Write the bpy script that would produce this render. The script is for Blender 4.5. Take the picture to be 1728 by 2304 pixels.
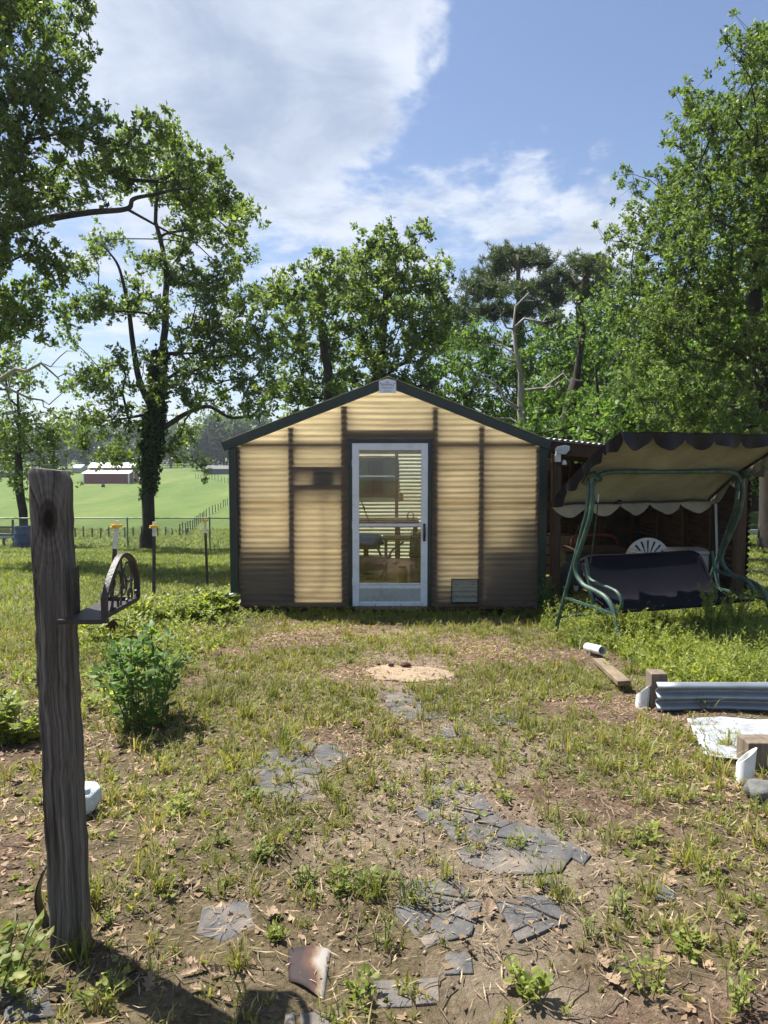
import bpy, math, random
import numpy as np
from mathutils import Vector, Matrix

R = math.radians
SC = bpy.context.scene
COL = SC.collection
for o in list(bpy.data.objects):
    bpy.data.objects.remove(o)

# ------------------------------------------------------------------ camera, sky, sun, exposure
F_PX, CX, CY, CAM_Z, PITCH = 1600.0, 864.0, 1152.0, 1.80, R(3.93)
cam = bpy.data.cameras.new('camera')
cam_o = bpy.data.objects.new('camera', cam)
COL.objects.link(cam_o)
cam.sensor_fit = 'HORIZONTAL'
cam.sensor_width = 36.0
cam.lens = 36.0 * F_PX / 1728.0
cam.clip_start, cam.clip_end = 0.05, 3000.0
cam_o.location = (0, 0, CAM_Z)
cam_o.rotation_euler = (R(90) - PITCH, 0, 0)
SC.camera = cam_o

SUN_DIR = Vector((-0.42, 0.27, 0.866)).normalized()      # towards the sun
SUN_EL = math.asin(SUN_DIR.z)
sun = bpy.data.lights.new('sun', 'SUN')
sun.energy = 5.0
sun.angle = R(0.53)
sun.color = (1.0, 0.955, 0.88)
sun_o = bpy.data.objects.new('sun', sun)
COL.objects.link(sun_o)
sun_o.rotation_euler = SUN_DIR.to_track_quat('Z', 'Y').to_euler()

SC.view_settings.view_transform = 'Standard'
SC.view_settings.look = 'None'
SC.view_settings.exposure = 1.14
SC.view_settings.gamma = 1.0
SC.view_settings.use_curve_mapping = False
SC.cycles.use_denoising = True
SC.cycles.max_bounces = 7
SC.cycles.use_adaptive_sampling = True
SC.cycles.adaptive_threshold = 0.025
SC.cycles.transparent_max_bounces = 12
SC.cycles.sample_clamp_indirect = 6.0
SC.cycles.caustics_reflective = False
SC.cycles.caustics_refractive = False


def cam_ray(px, py):
    u, v = (px - CX) / F_PX, (CY - py) / F_PX
    c, s = math.cos(PITCH), math.sin(PITCH)
    return Vector((u, c + v * s, -s + v * c))


def W(px, py, Y):
    """world point seen at photograph pixel (px, py) at distance Y in front of the camera"""
    d = cam_ray(px, py)
    t = Y / d.y
    return Vector((t * d.x, Y, CAM_Z + t * d.z))


def build_world():
    w = bpy.data.worlds.new('World')
    SC.world = w
    w.use_nodes = True
    nt = w.node_tree
    N, L = nt.nodes, nt.links
    N.clear()
    out = N.new('ShaderNodeOutputWorld')
    bg = N.new('ShaderNodeBackground')
    sky = N.new('ShaderNodeTexSky')
    sky.sky_type = 'NISHITA'
    sky.sun_disc = False
    sky.sun_elevation = SUN_EL
    sky.sun_rotation = math.atan2(SUN_DIR.x, SUN_DIR.y)
    sky.air_density, sky.dust_density, sky.ozone_density = 1.0, 0.6, 2.2
    tc = N.new('ShaderNodeTexCoord')
    sep = N.new('ShaderNodeSeparateXYZ')
    L.new(tc.outputs['Generated'], sep.inputs[0])

    def m(op, a, b=None, c=None, clamp=False):
        n = N.new('ShaderNodeMath')
        n.operation = op
        n.use_clamp = clamp
        for i, v in enumerate((a, b, c)):
            if v is None:
                continue
            if isinstance(v, (int, float)):
                n.inputs[i].default_value = v
            else:
                L.new(v, n.inputs[i])
        return n.outputs[0]

    # cloud deck: directions projected on a flat layer overhead
    zc = m('MAXIMUM', sep.outputs[2], 0.02)
    zc = m('ADD', zc, 0.12)
    comb = N.new('ShaderNodeCombineXYZ')
    L.new(m('DIVIDE', sep.outputs[0], zc), comb.inputs[0])
    L.new(m('DIVIDE', sep.outputs[1], zc), comb.inputs[1])

    def noise(scale, detail, rough, off=(0, 0, 0), dist=0.0, src=None):
        mp = N.new('ShaderNodeMapping')
        mp.inputs['Location'].default_value = off
        L.new(src or comb.outputs[0], mp.inputs[0])
        n = N.new('ShaderNodeTexNoise')
        n.inputs['Scale'].default_value = scale
        n.inputs['Detail'].default_value = detail
        n.inputs['Roughness'].default_value = rough
        n.inputs['Distortion'].default_value = dist
        L.new(mp.outputs[0], n.inputs['Vector'])
        return n.outputs['Fac']

    # the clouds' own places: soft lobes around cloud centres, broken up by fractal noise
    lobes = None
    cl = [((560, 40), 0.20, 1.00), ((380, 170), 0.20, .9), ((720, 170), 0.17, 1.0), ((570, 320), 0.20, 1.0),
          ((700, 520), 0.15, .62), ((880, 40), .10, .8), ((480, 420), .18, .8), ((430, 640), .2, .55), ((740, 430), .10, .6),
          ((1180, 430), 0.085, .62), ((1250, 410), 0.06, .45), ((1110, 500), 0.10, .66), ((1345, 350), 0.05, .42), ((1200, 520), 0.10, .62),
          ((900, 560), 0.16, .58), ((1340, 530), 0.11, .75), ((200, 420), 0.25, .55), ((300, 800), .3, .45), ((1290, 560), .12, .6), ((1000, 490), .11, .56), ((1090, 450), .08, .55), ((940, 530), .13, .60), ((1350, 570), .14, .7), ((760, 570), .15, .62), ((1170, 380), .05, .5)]
    off_frame = [((-0.8, 0.1, 0.6), 0.3, .8), ((0.75, 0.2, 0.5), 0.25, .7), ((-0.3, -0.6, 0.7), 0.35, .8),
                 ((0.4, -0.8, 0.35), 0.3, .7), ((-0.8, -0.5, 0.25), .28, .7), ((0.1, 0.25, 0.95), 0.22, .6), ((0.9, -0.3, 0.2), .25, .7)]
    cents = [(cam_ray(*p).normalized(), r, k) for p, r, k in cl] + [(Vector(d).normalized(), r, k) for d, r, k in off_frame]
    warp = N.new('ShaderNodeTexNoise')
    warp.inputs['Scale'].default_value = 4.0
    warp.inputs['Detail'].default_value = 5.0
    warp.inputs['Roughness'].default_value = 0.6
    L.new(tc.outputs['Generated'], warp.inputs['Vector'])
    wsub = N.new('ShaderNodeVectorMath'); wsub.operation = 'SUBTRACT'
    L.new(warp.outputs['Color'], wsub.inputs[0]); wsub.inputs[1].default_value = (.5, .5, .5)
    wsc = N.new('ShaderNodeVectorMath'); wsc.operation = 'SCALE'
    L.new(wsub.outputs[0], wsc.inputs[0]); wsc.inputs['Scale'].default_value = 0.20
    wadd = N.new('ShaderNodeVectorMath'); wadd.operation = 'ADD'
    L.new(tc.outputs['Generated'], wadd.inputs[0]); L.new(wsc.outputs[0], wadd.inputs[1])
    for d, r, k in cents:
        vd = N.new('ShaderNodeVectorMath'); vd.operation = 'DISTANCE'
        L.new(wadd.outputs[0], vd.inputs[0]); vd.inputs[1].default_value = d
        mr = N.new('ShaderNodeMapRange'); mr.interpolation_type = 'SMOOTHSTEP'
        L.new(vd.outputs['Value'], mr.inputs[0])
        mr.inputs[1].default_value = r * 1.15; mr.inputs[2].default_value = r * 0.2
        mr.inputs[3].default_value = 0.0; mr.inputs[4].default_value = k
        lobes = mr.outputs[0] if lobes is None else m('MAXIMUM', lobes, mr.outputs[0])
    n1 = noise(2.6, 9, 0.60, (3.1, 1.7, 0), 0.35)
    n2 = noise(9.0, 6, 0.60, (1.1, 4.7, 0), 0.2)
    dens = m('ADD', m('MULTIPLY', lobes, 0.95), m('MULTIPLY', m('SUBTRACT', n1, 0.5), 1.5))
    dens = m('ADD', dens, m('MULTIPLY', m('SUBTRACT', n2, 0.5), 0.62))
    cov = N.new('ShaderNodeMapRange'); cov.interpolation_type = 'SMOOTHSTEP'
    L.new(dens, cov.inputs[0])
    cov.inputs[1].default_value = 0.31; cov.inputs[2].default_value = 0.70
    # haze whitens towards the horizon
    hz = N.new('ShaderNodeMapRange'); hz.interpolation_type = 'SMOOTHERSTEP'
    L.new(sep.outputs[2], hz.inputs[0])
    hz.inputs[1].default_value = 0.46; hz.inputs[2].default_value = -0.02
    hz.inputs[3].default_value = 0.0; hz.inputs[4].default_value = 0.34
    # cloud body light and grey
    core = N.new('ShaderNodeMapRange'); core.interpolation_type = 'SMOOTHSTEP'
    L.new(m('ADD', m('MULTIPLY', lobes, .55), m('MULTIPLY', noise(3.2, 7, .6, (7.3, 2.2, 0), .4), .9)), core.inputs[0])
    core.inputs[1].default_value = 0.62; core.inputs[2].default_value = 1.18
    core.inputs[3].default_value = 0.0; core.inputs[4].default_value = 1.0
    ccol = N.new('ShaderNodeMix'); ccol.data_type = 'RGBA'
    ccol.inputs[6].default_value = (7.0, 7.5, 8.4, 1)
    ccol.inputs[7].default_value = (3.6, 4.3, 5.6, 1)
    L.new(core.outputs[0], ccol.inputs[0])
    mixh = N.new('ShaderNodeMix'); mixh.data_type = 'RGBA'
    L.new(hz.outputs[0], mixh.inputs[0])
    tint = N.new('ShaderNodeMix'); tint.data_type = 'RGBA'; tint.blend_type = 'MULTIPLY'
    tint.inputs[0].default_value = 1.0
    L.new(sky.outputs[0], tint.inputs[6]); tint.inputs[7].default_value = (1.35, 1.26, 1.26, 1)
    L.new(tint.outputs[2], mixh.inputs[6]); mixh.inputs[7].default_value = (3.9, 5.1, 7.2, 1)
    mixc = N.new('ShaderNodeMix'); mixc.data_type = 'RGBA'
    L.new(m('MULTIPLY', cov.outputs[0], 0.9), mixc.inputs[0])
    L.new(mixh.outputs[2], mixc.inputs[6]); L.new(ccol.outputs[2], mixc.inputs[7])
    L.new(mixc.outputs[2], bg.inputs[0])
    bg.inputs[1].default_value = 0.058
    L.new(bg.outputs[0], out.inputs[0])


build_world()

# ------------------------------------------------------------------ small maths
_rs = np.random.RandomState(7)
_perm = _rs.rand(256, 256)


def vnoise(x, y):
    x, y = np.asarray(x, float), np.asarray(y, float)
    xi, yi = np.floor(x).astype(int), np.floor(y).astype(int)
    fx, fy = x - xi, y - yi
    fx, fy = fx * fx * (3 - 2 * fx), fy * fy * (3 - 2 * fy)
    g = lambda a, b: _perm[a & 255, b & 255]
    return (g(xi, yi) * (1 - fx) + g(xi + 1, yi) * fx) * (1 - fy) + (g(xi, yi + 1) * (1 - fx) + g(xi + 1, yi + 1) * fx) * fy


def fbm(x, y, oct=4, s=1.0):
    x, y = np.asarray(x, float) * s, np.asarray(y, float) * s
    a, t, n = 0.5, 0.0, 0.0
    for i in range(oct):
        t = t + a * vnoise(x + i * 17.3, y + i * 9.1)
        n += a
        a *= 0.5
        x, y = x * 2.03, y * 2.03
    return t / n


def sstep(a, b, x):
    t = np.clip((np.asarray(x, float) - a) / (b - a), 0, 1)
    return t * t * (3 - 2 * t)


_py = np.array([-60, 0, 2, 4.7, 8.7, 14, 26, 45, 70, 125, 165, 250, 420, 900])
_pl = np.array([.45, .38, .35, .2, -.07, -.4, -1.4, -3.2, -5.2, -4.9, -2.95, -.2, 4.0, 9.0])
_pr = np.array([.45, .38, .35, .2, -.06, 0.0, 0.05, 0.0, -.5, -1.0, -1.5, -.2, 4.0, 9.0])
_ty = np.concatenate([np.linspace(-60, 60, 1201), np.linspace(61, 900, 840)])


def _smooth(tab):
    v = np.interp(_ty, _py, tab)
    k = np.ones(15) / 15
    return np.convolve(np.pad(v, 7, mode='edge'), k, 'valid')


_tl, _tr = _smooth(_pl), _smooth(_pr)


def ground(x, y):
    x, y = np.asarray(x, float), np.asarray(y, float)
    b = sstep(1.5, 6.0, x)
    z = np.interp(y, _ty, _tl) * (1 - b) + np.interp(y, _ty, _tr) * b
    near = 1 - sstep(20, 60, y)
    shed = sstep(-0.2, 0.35, np.maximum(np.abs(x - 0.055) - 2.0, np.abs(y - 11.1) - 2.55))
    z = z * (shed + (1 - shed) * (y < 9.0)) + (1 - shed) * (-0.03)
    z = z + (fbm(x, y, 3, 1.1) - .5) * .06 * near * shed + (fbm(x, y, 3, 6.0) - .5) * .028 * near * shed
    z = z + (fbm(x, y, 3, .02) - .5) * 2.0 * sstep(60, 160, y)
    return z


def gz(x, y):
    return float(ground(x, y))


def G(px, py, y0=1.0, y1=400.0):
    """ground point seen at a pixel"""
    d = cam_ray(px, py)
    ys = np.geomspace(y0, y1, 4000)
    t = ys / d.y
    f = CAM_Z + t * d.z - ground(t * d.x, ys)
    i = int(np.argmax(f < 0)) if (f < 0).any() else len(ys) - 1
    y = ys[i]
    x = y / d.y * d.x
    return Vector((x, y, gz(x, y)))


# ------------------------------------------------------------------ object helpers
def tag(o, label=None, cat=None, group=None, kind=None):
    for k, v in (('label', label), ('category', cat), ('group', group), ('kind', kind)):
        if v:
            o[k] = v
    return o


def link(o, parent=None):
    COL.objects.link(o)
    if parent is not None:
        o.parent = parent
        pm, q = parent.matrix_basis.copy(), parent
        while q.parent is not None:
            pm = q.parent.matrix_basis @ q.matrix_parent_inverse @ pm
            q = q.parent
        o.matrix_parent_inverse = pm.inverted()
    return o


def thing(name, loc, label, cat, group=None):
    e = bpy.data.objects.new(name, None)
    e.empty_display_size = 0.1
    COL.objects.link(e)
    e.location = loc
    return tag(e, label, cat, group)


class MB:
    """collects shapes given in world coordinates; build() links them as one mesh"""

    def __init__(s):
        s.v, s.f = [], []

    def add(s, vs, fs):
        n = len(s.v)
        s.v += [tuple(v) for v in vs]
        s.f += [tuple(i + n for i in f) for f in fs]
        return s

    def box(s, c, d, rot=None):
        hx, hy, hz = d[0] / 2, d[1] / 2, d[2] / 2
        pts = [Vector((sx * hx, sy * hy, sz * hz)) for sz in (-1, 1) for sy in (-1, 1) for sx in (-1, 1)]
        if rot is not None:
            pts = [rot @ p for p in pts]
        c = Vector(c)
        return s.add([p + c for p in pts], [(0, 2, 3, 1), (4, 5, 7, 6), (0, 1, 5, 4), (2, 6, 7, 3), (0, 4, 6, 2), (1, 3, 7, 5)])

    def span(s, a, b):
        a, b = Vector(a), Vector(b)
        return s.box((a + b) / 2, [abs(b[i] - a[i]) for i in range(3)])

    def bar(s, a, b, w, h, up=(0, 0, 1)):
        a, b = Vector(a), Vector(b)
        y = (b - a)
        ln = y.length
        y.normalize()
        up = Vector(up)
        if abs(y.dot(up)) > .98:
            up = Vector((0, 1, 0))
        x = y.cross(up).normalized()
        z = x.cross(y)
        return s.box((a + b) / 2, (w, ln, h), Matrix((x, y, z)).transposed())

    def tube(s, pts, r, k=8, cap=True):
        pts = [Vector(p) for p in pts]
        n = len(pts)
        rr = r if hasattr(r, '__len__') else [r] * n
        ref = None
        vs, fs = [], []
        for i, p in enumerate(pts):
            t = (pts[min(i + 1, n - 1)] - pts[max(i - 1, 0)]).normalized()
            if ref is None:
                ref = Vector((0, 0, 1)) if abs(t.z) < .9 else Vector((1, 0, 0))
            x = (ref - t * ref.dot(t)).normalized()
            ref = x
            y = t.cross(x)
            for j in range(k):
                a = 2 * math.pi * j / k
                vs.append(p + x * (math.cos(a) * rr[i]) + y * (math.sin(a) * rr[i]))
        for i in range(n - 1):
            for j in range(k):
                fs.append((i * k + j, i * k + (j + 1) % k, (i + 1) * k + (j + 1) % k, (i + 1) * k + j))
        if cap:
            fs.append(tuple(range(k))[::-1])
            fs.append(tuple((n - 1) * k + j for j in range(k)))
        return s.add(vs, fs)

    def lathe(s, c, prof, k=20, sx=1.0, sy=1.0):
        c = Vector(c)
        vs = [c + Vector((math.cos(2 * math.pi * j / k) * r * sx, math.sin(2 * math.pi * j / k) * r * sy, z)) for r, z in prof for j in range(k)]
        fs = [(i * k + j, i * k + (j + 1) % k, (i + 1) * k + (j + 1) % k, (i + 1) * k + j) for i in range(len(prof) - 1) for j in range(k)]
        return s.add(vs, fs)

    def prism(s, poly, d):
        """polygon of 3-D points pushed along the vector d"""
        d = Vector(d)
        n = len(poly)
        vs = [Vector(p) for p in poly] + [Vector(p) + d for p in poly]
        fs = [tuple(range(n))[::-1], tuple(range(n, 2 * n))] + [(i, (i + 1) % n, n + (i + 1) % n, n + i) for i in range(n)]
        return s.add(vs, fs)

    def grid(s, fn, nu, nv):
        vs = [fn(i / nu, j / nv) for j in range(nv + 1) for i in range(nu + 1)]
        fs = [(j * (nu + 1) + i, j * (nu + 1) + i + 1, (j + 1) * (nu + 1) + i + 1, (j + 1) * (nu + 1) + i) for j in range(nv) for i in range(nu)]
        return s.add(vs, fs)

    def build(s, name, mat, parent=None, smooth=False, bevel=0.0, solid=0.0, loc=None):
        me = bpy.data.meshes.new(name)
        vs = s.v
        if loc is not None:
            vs = [tuple(Vector(v) - Vector(loc)) for v in vs]
        me.from_pydata(vs, [], s.f)
        me.update()
        if mat is not None:
            me.materials.append(mat)
        if smooth:
            me.shade_smooth()
            if smooth != 'all':
                try:
                    me.set_sharp_from_angle(angle=R(40))
                except Exception:
                    pass
        o = bpy.data.objects.new(name, me)
        if loc is not None:
            o.location = loc
        link(o, parent)
        if solid:
            md = o.modifiers.new('thickness', 'SOLIDIFY')
            md.thickness = solid
            md.offset = 0
        if bevel:
            md = o.modifiers.new('edges', 'BEVEL')
            md.width = bevel
            md.segments = 2
            md.limit_method = 'ANGLE'
            md.angle_limit = R(40)
        return o


def big_mesh(name, verts, faces, mat, parent=None, attr=None, nper=4):
    """numpy verts (n,3) and faces (m,nper)"""
    me = bpy.data.meshes.new(name)
    verts = np.ascontiguousarray(verts, dtype=np.float32)
    faces = np.ascontiguousarray(faces, dtype=np.int32)
    me.vertices.add(len(verts))
    me.vertices.foreach_set('co', verts.ravel())
    me.loops.add(faces.size)
    me.loops.foreach_set('vertex_index', faces.ravel())
    me.polygons.add(len(faces))
    me.polygons.foreach_set('loop_start', np.arange(0, faces.size, nper, dtype=np.int32))
    me.polygons.foreach_set('loop_total', np.full(len(faces), nper, dtype=np.int32))
    me.update(calc_edges=True)
    me.validate()
    if attr:
        for an, av in attr.items():
            a = me.attributes.new(an, 'FLOAT', 'POINT')
            a.data.foreach_set('value', np.ascontiguousarray(av, dtype=np.float32))
    me.materials.append(mat)
    o = bpy.data.objects.new(name, me)
    return link(o, parent)


def spline(pts, n=8):
    """Catmull-Rom through the points"""
    p = [Vector(q) for q in pts]
    p = [p[0] * 2 - p[1]] + p + [p[-1] * 2 - p[-2]]
    out = []
    for i in range(1, len(p) - 2):
        for k in range(n):
            t = k / n
            a, b, c, d = p[i - 1], p[i], p[i + 1], p[i + 2]
            out.append(.5 * ((2 * b) + (c - a) * t + (2 * a - 5 * b + 4 * c - d) * t * t + (3 * b - a - 3 * c + d) * t ** 3))
    out.append(p[-2])
    return out


# ------------------------------------------------------------------ materials
def nodes_of(name):
    m = bpy.data.materials.new(name)
    m.use_nodes = True
    nt = m.node_tree
    b = nt.nodes['Principled BSDF']
    return m, nt.nodes, nt.links, b


def ramp(N, stops):
    r = N.new('ShaderNodeValToRGB')
    els = r.color_ramp.elements
    while len(els) < len(stops):
        els.new(.5)
    for e, (p, c) in zip(els, stops):
        e.position = p
        e.color = (c[0], c[1], c[2], 1)
    return r


def noise_node(N, L, scale, detail=5, rough=.6, stretch=(1, 1, 1), coord='Object', dist=0.0):
    tc = N.new('ShaderNodeTexCoord')
    mp = N.new('ShaderNodeMapping')
    mp.inputs['Scale'].default_value = stretch
    L.new(tc.outputs[coord], mp.inputs[0])
    n = N.new('ShaderNodeTexNoise')
    n.inputs['Scale'].default_value = scale
    n.inputs['Detail'].default_value = detail
    n.inputs['Roughness'].default_value = rough
    n.inputs['Distortion'].default_value = dist
    L.new(mp.outputs[0], n.inputs['Vector'])
    return n


def mat_plain(name, col, rough=.6, var=.25, scale=8.0, metal=0.0, bump=.15, bscale=None, stretch=(1, 1, 1), spec=.5, dirt=None, dirt_amt=.5, dscale=3.0):
    """a colour with uneven tone, fine relief and optional blotches of dirt"""
    m, N, L, b = nodes_of(name)
    n = noise_node(N, L, scale, 6, .65, stretch)
    lo = tuple(c * (1 - var) for c in col)
    hi = tuple(min(1, c * (1 + var)) for c in col)
    r = ramp(N, [(.28, lo), (.72, hi)])
    L.new(n.outputs['Fac'], r.inputs[0])
    src = r.outputs[0]
    if dirt:
        n2 = noise_node(N, L, dscale, 8, .7)
        r2 = ramp(N, [(.48, (0, 0, 0)), (.68, (dirt_amt,) * 3)])
        L.new(n2.outputs['Fac'], r2.inputs[0])
        mx = N.new('ShaderNodeMix'); mx.data_type = 'RGBA'
        L.new(r2.outputs[0], mx.inputs[0]); L.new(src, mx.inputs[6]); mx.inputs[7].default_value = (*dirt, 1)
        src = mx.outputs[2]
    L.new(src, b.inputs['Base Color'])
    b.inputs['Roughness'].default_value = rough
    b.inputs['Metallic'].default_value = metal
    b.inputs['Specular IOR Level'].default_value = spec
    if bump:
        nb = noise_node(N, L, bscale or scale * 4, 4, .6, stretch)
        bm = N.new('ShaderNodeBump')
        bm.inputs['Strength'].default_value = bump
        bm.inputs['Distance'].default_value = .01
        L.new(nb.outputs['Fac'], bm.inputs['Height'])
        L.new(bm.outputs[0], b.inputs['Normal'])
    return m


def mat_wood(name, dark, light, scale=1.0, axis='z', rough=.85, bump=.4):
    st = {'z': (14, 14, .8), 'x': (.8, 14, 14), 'y': (14, .8, 14)}[axis]
    m, N, L, b = nodes_of(name)
    n = noise_node(N, L, 2.2 * scale, 8, .62, st, dist=.6)
    n2 = noise_node(N, L, 3.0 * scale, 3, .5)
    mix = N.new('ShaderNodeMath'); mix.operation = 'MULTIPLY_ADD'
    L.new(n2.outputs['Fac'], mix.inputs[0]); mix.inputs[1].default_value = .35; L.new(n.outputs['Fac'], mix.inputs[2])
    r = ramp(N, [(.42, dark), (.60, tuple((a + c) / 2 for a, c in zip(dark, light))), (.86, light)])
    L.new(mix.outputs[0], r.inputs[0])
    L.new(r.outputs[0], b.inputs['Base Color'])
    b.inputs['Roughness'].default_value = rough
    b.inputs['Specular IOR Level'].default_value = .25
    bm = N.new('ShaderNodeBump'); bm.inputs['Strength'].default_value = bump; bm.inputs['Distance'].default_value = .004
    L.new(n.outputs['Fac'], bm.inputs['Height']); L.new(bm.outputs[0], b.inputs['Normal'])
    return m


def mat_leaf(name, cols, trans=.45, tcol=None, rough=.5, spec=.35, patch=.9):
    """leaf: each leaf its own tone, light shines through"""
    m, N, L, b = nodes_of(name)
    geo = N.new('ShaderNodeNewGeometry')
    r = ramp(N, [(i / max(1, len(cols) - 1), c) for i, c in enumerate(cols)])
    L.new(geo.outputs['Random Per Island'], r.inputs[0])
    if patch:
        pn = noise_node(N, L, patch, 3, .6)
        pr_ = ramp(N, [(.32, (.74, .77, .76)), (.68, (1.34, 1.27, 1.18))])
        L.new(pn.outputs['Fac'], pr_.inputs[0])
        pm_ = N.new('ShaderNodeMix'); pm_.data_type = 'RGBA'; pm_.blend_type = 'MULTIPLY'; pm_.inputs[0].default_value = 1.0
        L.new(r.outputs[0], pm_.inputs[6]); L.new(pr_.outputs[0], pm_.inputs[7])
        lc = pm_.outputs[2]
    else:
        lc = r.outputs[0]
    L.new(lc, b.inputs['Base Color'])
    b.inputs['Roughness'].default_value = rough
    b.inputs['Specular IOR Level'].default_value = spec
    t = N.new('ShaderNodeBsdfTranslucent')
    hs = N.new('ShaderNodeMix'); hs.data_type = 'RGBA'; hs.blend_type = 'MULTIPLY'; hs.inputs[0].default_value = 1
    L.new(lc, hs.inputs[6]); hs.inputs[7].default_value = (*(tcol or (1.8, 1.9, 1.0)), 1)
    L.new(hs.outputs[2], t.inputs[0])
    mx = N.new('ShaderNodeMixShader'); mx.inputs[0].default_value = trans
    L.new(b.outputs[0], mx.inputs[1]); L.new(t.outputs[0], mx.inputs[2])
    L.new(mx.outputs[0], N['Material Output'].inputs[0])
    return m


def mat_fiberglass(name, tcol, dcol, tfac=.62):
    m, N, L, b = nodes_of(name)
    n = noise_node(N, L, 1.6, 7, .65, (1, 1, 3))
    n2 = noise_node(N, L, 90, 3, .6, (1, 1, .5))
    n3 = noise_node(N, L, 3.0, 6, .6, (.25, .25, 6))
    r = ramp(N, [(.3, tuple(c * .74 for c in tcol)), (.7, tcol)])
    L.new(n.outputs['Fac'], r.inputs[0])
    gr = ramp(N, [(.30, (.60, .57, .52)), (.45, (.86, .84, .82)), (.62, (1, 1, 1))])
    L.new(n3.outputs['Fac'], gr.inputs[0])
    mu = N.new('ShaderNodeMix'); mu.data_type = 'RGBA'; mu.blend_type = 'MULTIPLY'; mu.inputs[0].default_value = 1.0
    oi = N.new('ShaderNodeObjectInfo')
    orr = ramp(N, [(0, (.84, .85, .86)), (1, (1.05, 1.02, .98))])
    L.new(oi.outputs['Random'], orr.inputs[0])
    mo = N.new('ShaderNodeMix'); mo.data_type = 'RGBA'; mo.blend_type = 'MULTIPLY'; mo.inputs[0].default_value = 1.0
    L.new(r.outputs[0], mo.inputs[6]); L.new(orr.outputs[0], mo.inputs[7])
    L.new(mo.outputs[2], mu.inputs[6]); L.new(gr.outputs[0], mu.inputs[7])
    t = N.new('ShaderNodeBsdfTranslucent')
    L.new(mu.outputs[2], t.inputs[0])
    r2 = ramp(N, [(.35, tuple(c * .8 for c in dcol)), (.75, dcol)])
    L.new(n2.outputs['Fac'], r2.inputs[0])
    L.new(r2.outputs[0], b.inputs['Base Color'])
    b.inputs['Roughness'].default_value = .30
    b.inputs['Specular IOR Level'].default_value = .8
    bm = N.new('ShaderNodeBump'); bm.inputs['Strength'].default_value = .3; bm.inputs['Distance'].default_value = .004
    L.new(n2.outputs['Fac'], bm.inputs['Height']); L.new(bm.outputs[0], b.inputs['Normal'])
    mx = N.new('ShaderNodeMixShader'); mx.inputs[0].default_value = tfac
    L.new(b.outputs[0], mx.inputs[1]); L.new(t.outputs[0], mx.inputs[2])
    L.new(mx.outputs[0], N['Material Output'].inputs[0])
    return m


def mat_glass(name, tint=(.86, .9, .88), gloss=.10):
    m, N, L, b = nodes_of(name)
    N.remove(b)
    t = N.new('ShaderNodeBsdfTransparent'); t.inputs[0].default_value = (*tint, 1)
    g = N.new('ShaderNodeBsdfGlossy'); g.inputs['Roughness'].default_value = .03
    fr = N.new('ShaderNodeFresnel'); fr.inputs[0].default_value = 1.5
    ad = N.new('ShaderNodeMath'); ad.operation = 'ADD'; ad.inputs[1].default_value = gloss - .04
    L.new(fr.outputs[0], ad.inputs[0])
    mx = N.new('ShaderNodeMixShader')
    L.new(ad.outputs[0], mx.inputs[0]); L.new(t.outputs[0], mx.inputs[1]); L.new(g.outputs[0], mx.inputs[2])
    L.new(mx.outputs[0], N['Material Output'].inputs[0])
    return m


M = {}
M['green_trim'] = mat_plain('green_trim_metal', (.010, .022, .020), .38, .25, 5, bump=.05)
M['white_alu'] = mat_plain('white_aluminium', (.66, .70, .74), .38, .05, 4, bump=.05, dirt=(.30, .33, .30), dirt_amt=.35, dscale=9)
M['kick'] = mat_plain('kick_panel_pebbled', (.40, .41, .38), .6, .14, 60, bump=.5, bscale=160, dirt=(.22, .22, .17), dirt_amt=.6, dscale=7)
M['black'] = mat_plain('black_plastic', (.012, .012, .013), .45, .2, 9)
M['stud'] = mat_wood('stud_wood', (.045, .022, .012), (.12, .062, .032), axis='z')
M['stud_x'] = mat_wood('girt_wood', (.045, .022, .012), (.12, .062, .032), axis='x')
M['fiber'] = mat_fiberglass('yellowed_fiberglass', (1.0, .875, .63), (.56, .53, .46), .85)
M['fiber_b'] = mat_fiberglass('pale_fiberglass', (1.0, .95, .76), (.60, .57, .46), .92)
M['vent'] = mat_plain('grey_green_vent', (.225, .225, .175), .6, .12, 10, bump=.08, dirt=(.12, .13, .1), dirt_amt=.4)
M['sign'] = mat_plain('white_sign_plate', (.72, .76, .86), .45, .06, 6, bump=.03)
M['ink'] = mat_plain('navy_ink', (.03, .035, .09), .6, .2, 9, bump=0)
M['glass'] = mat_glass('door_glass', (.70, .73, .70))
M['glass_d'] = mat_glass('screened_dusty_glass', (.26, .30, .27), .07)
M['floor'] = mat_plain('dusty_tan_floor', (.15, .105, .066), .9, .3, 6, bump=.3)
M['galv'] = mat_plain('galvanised_metal', (.30, .34, .37), .5, .30, 3.2, metal=.55, bump=.06, stretch=(.3, 1, 4), dirt=(.16, .15, .13), dirt_amt=.45, dscale=5)
M['white_metal'] = mat_plain('white_painted_metal', (.34, .37, .41), .6, .25, 4, bump=.1, dirt=(.16, .12, .09), dirt_amt=.85, dscale=6)
M['pvc'] = mat_plain('white_pvc', (.76, .77, .76), .38, .06, 6, bump=.03, dirt=(.38, .36, .28), dirt_amt=.5, dscale=13)
M['swing'] = mat_plain('green_tube_paint', (.026, .070, .052), .5, .4, 9, bump=.12, dirt=(.12, .17, .12), dirt_amt=.65, dscale=9)
M['navy'] = mat_plain('dark_navy_canvas', (.004, .004, .009), .5, .35, 5, bump=.3, bscale=14, spec=.28)
M['sling'] = mat_plain('purple_black_sling', (.007, .006, .012), .8, .3, 4, bump=.3, bscale=180, spec=.2)
M['lining'] = mat_plain('beige_canvas_lining', (.25, .24, .18), .85, .35, 2.5, bump=.25, bscale=8)
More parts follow.
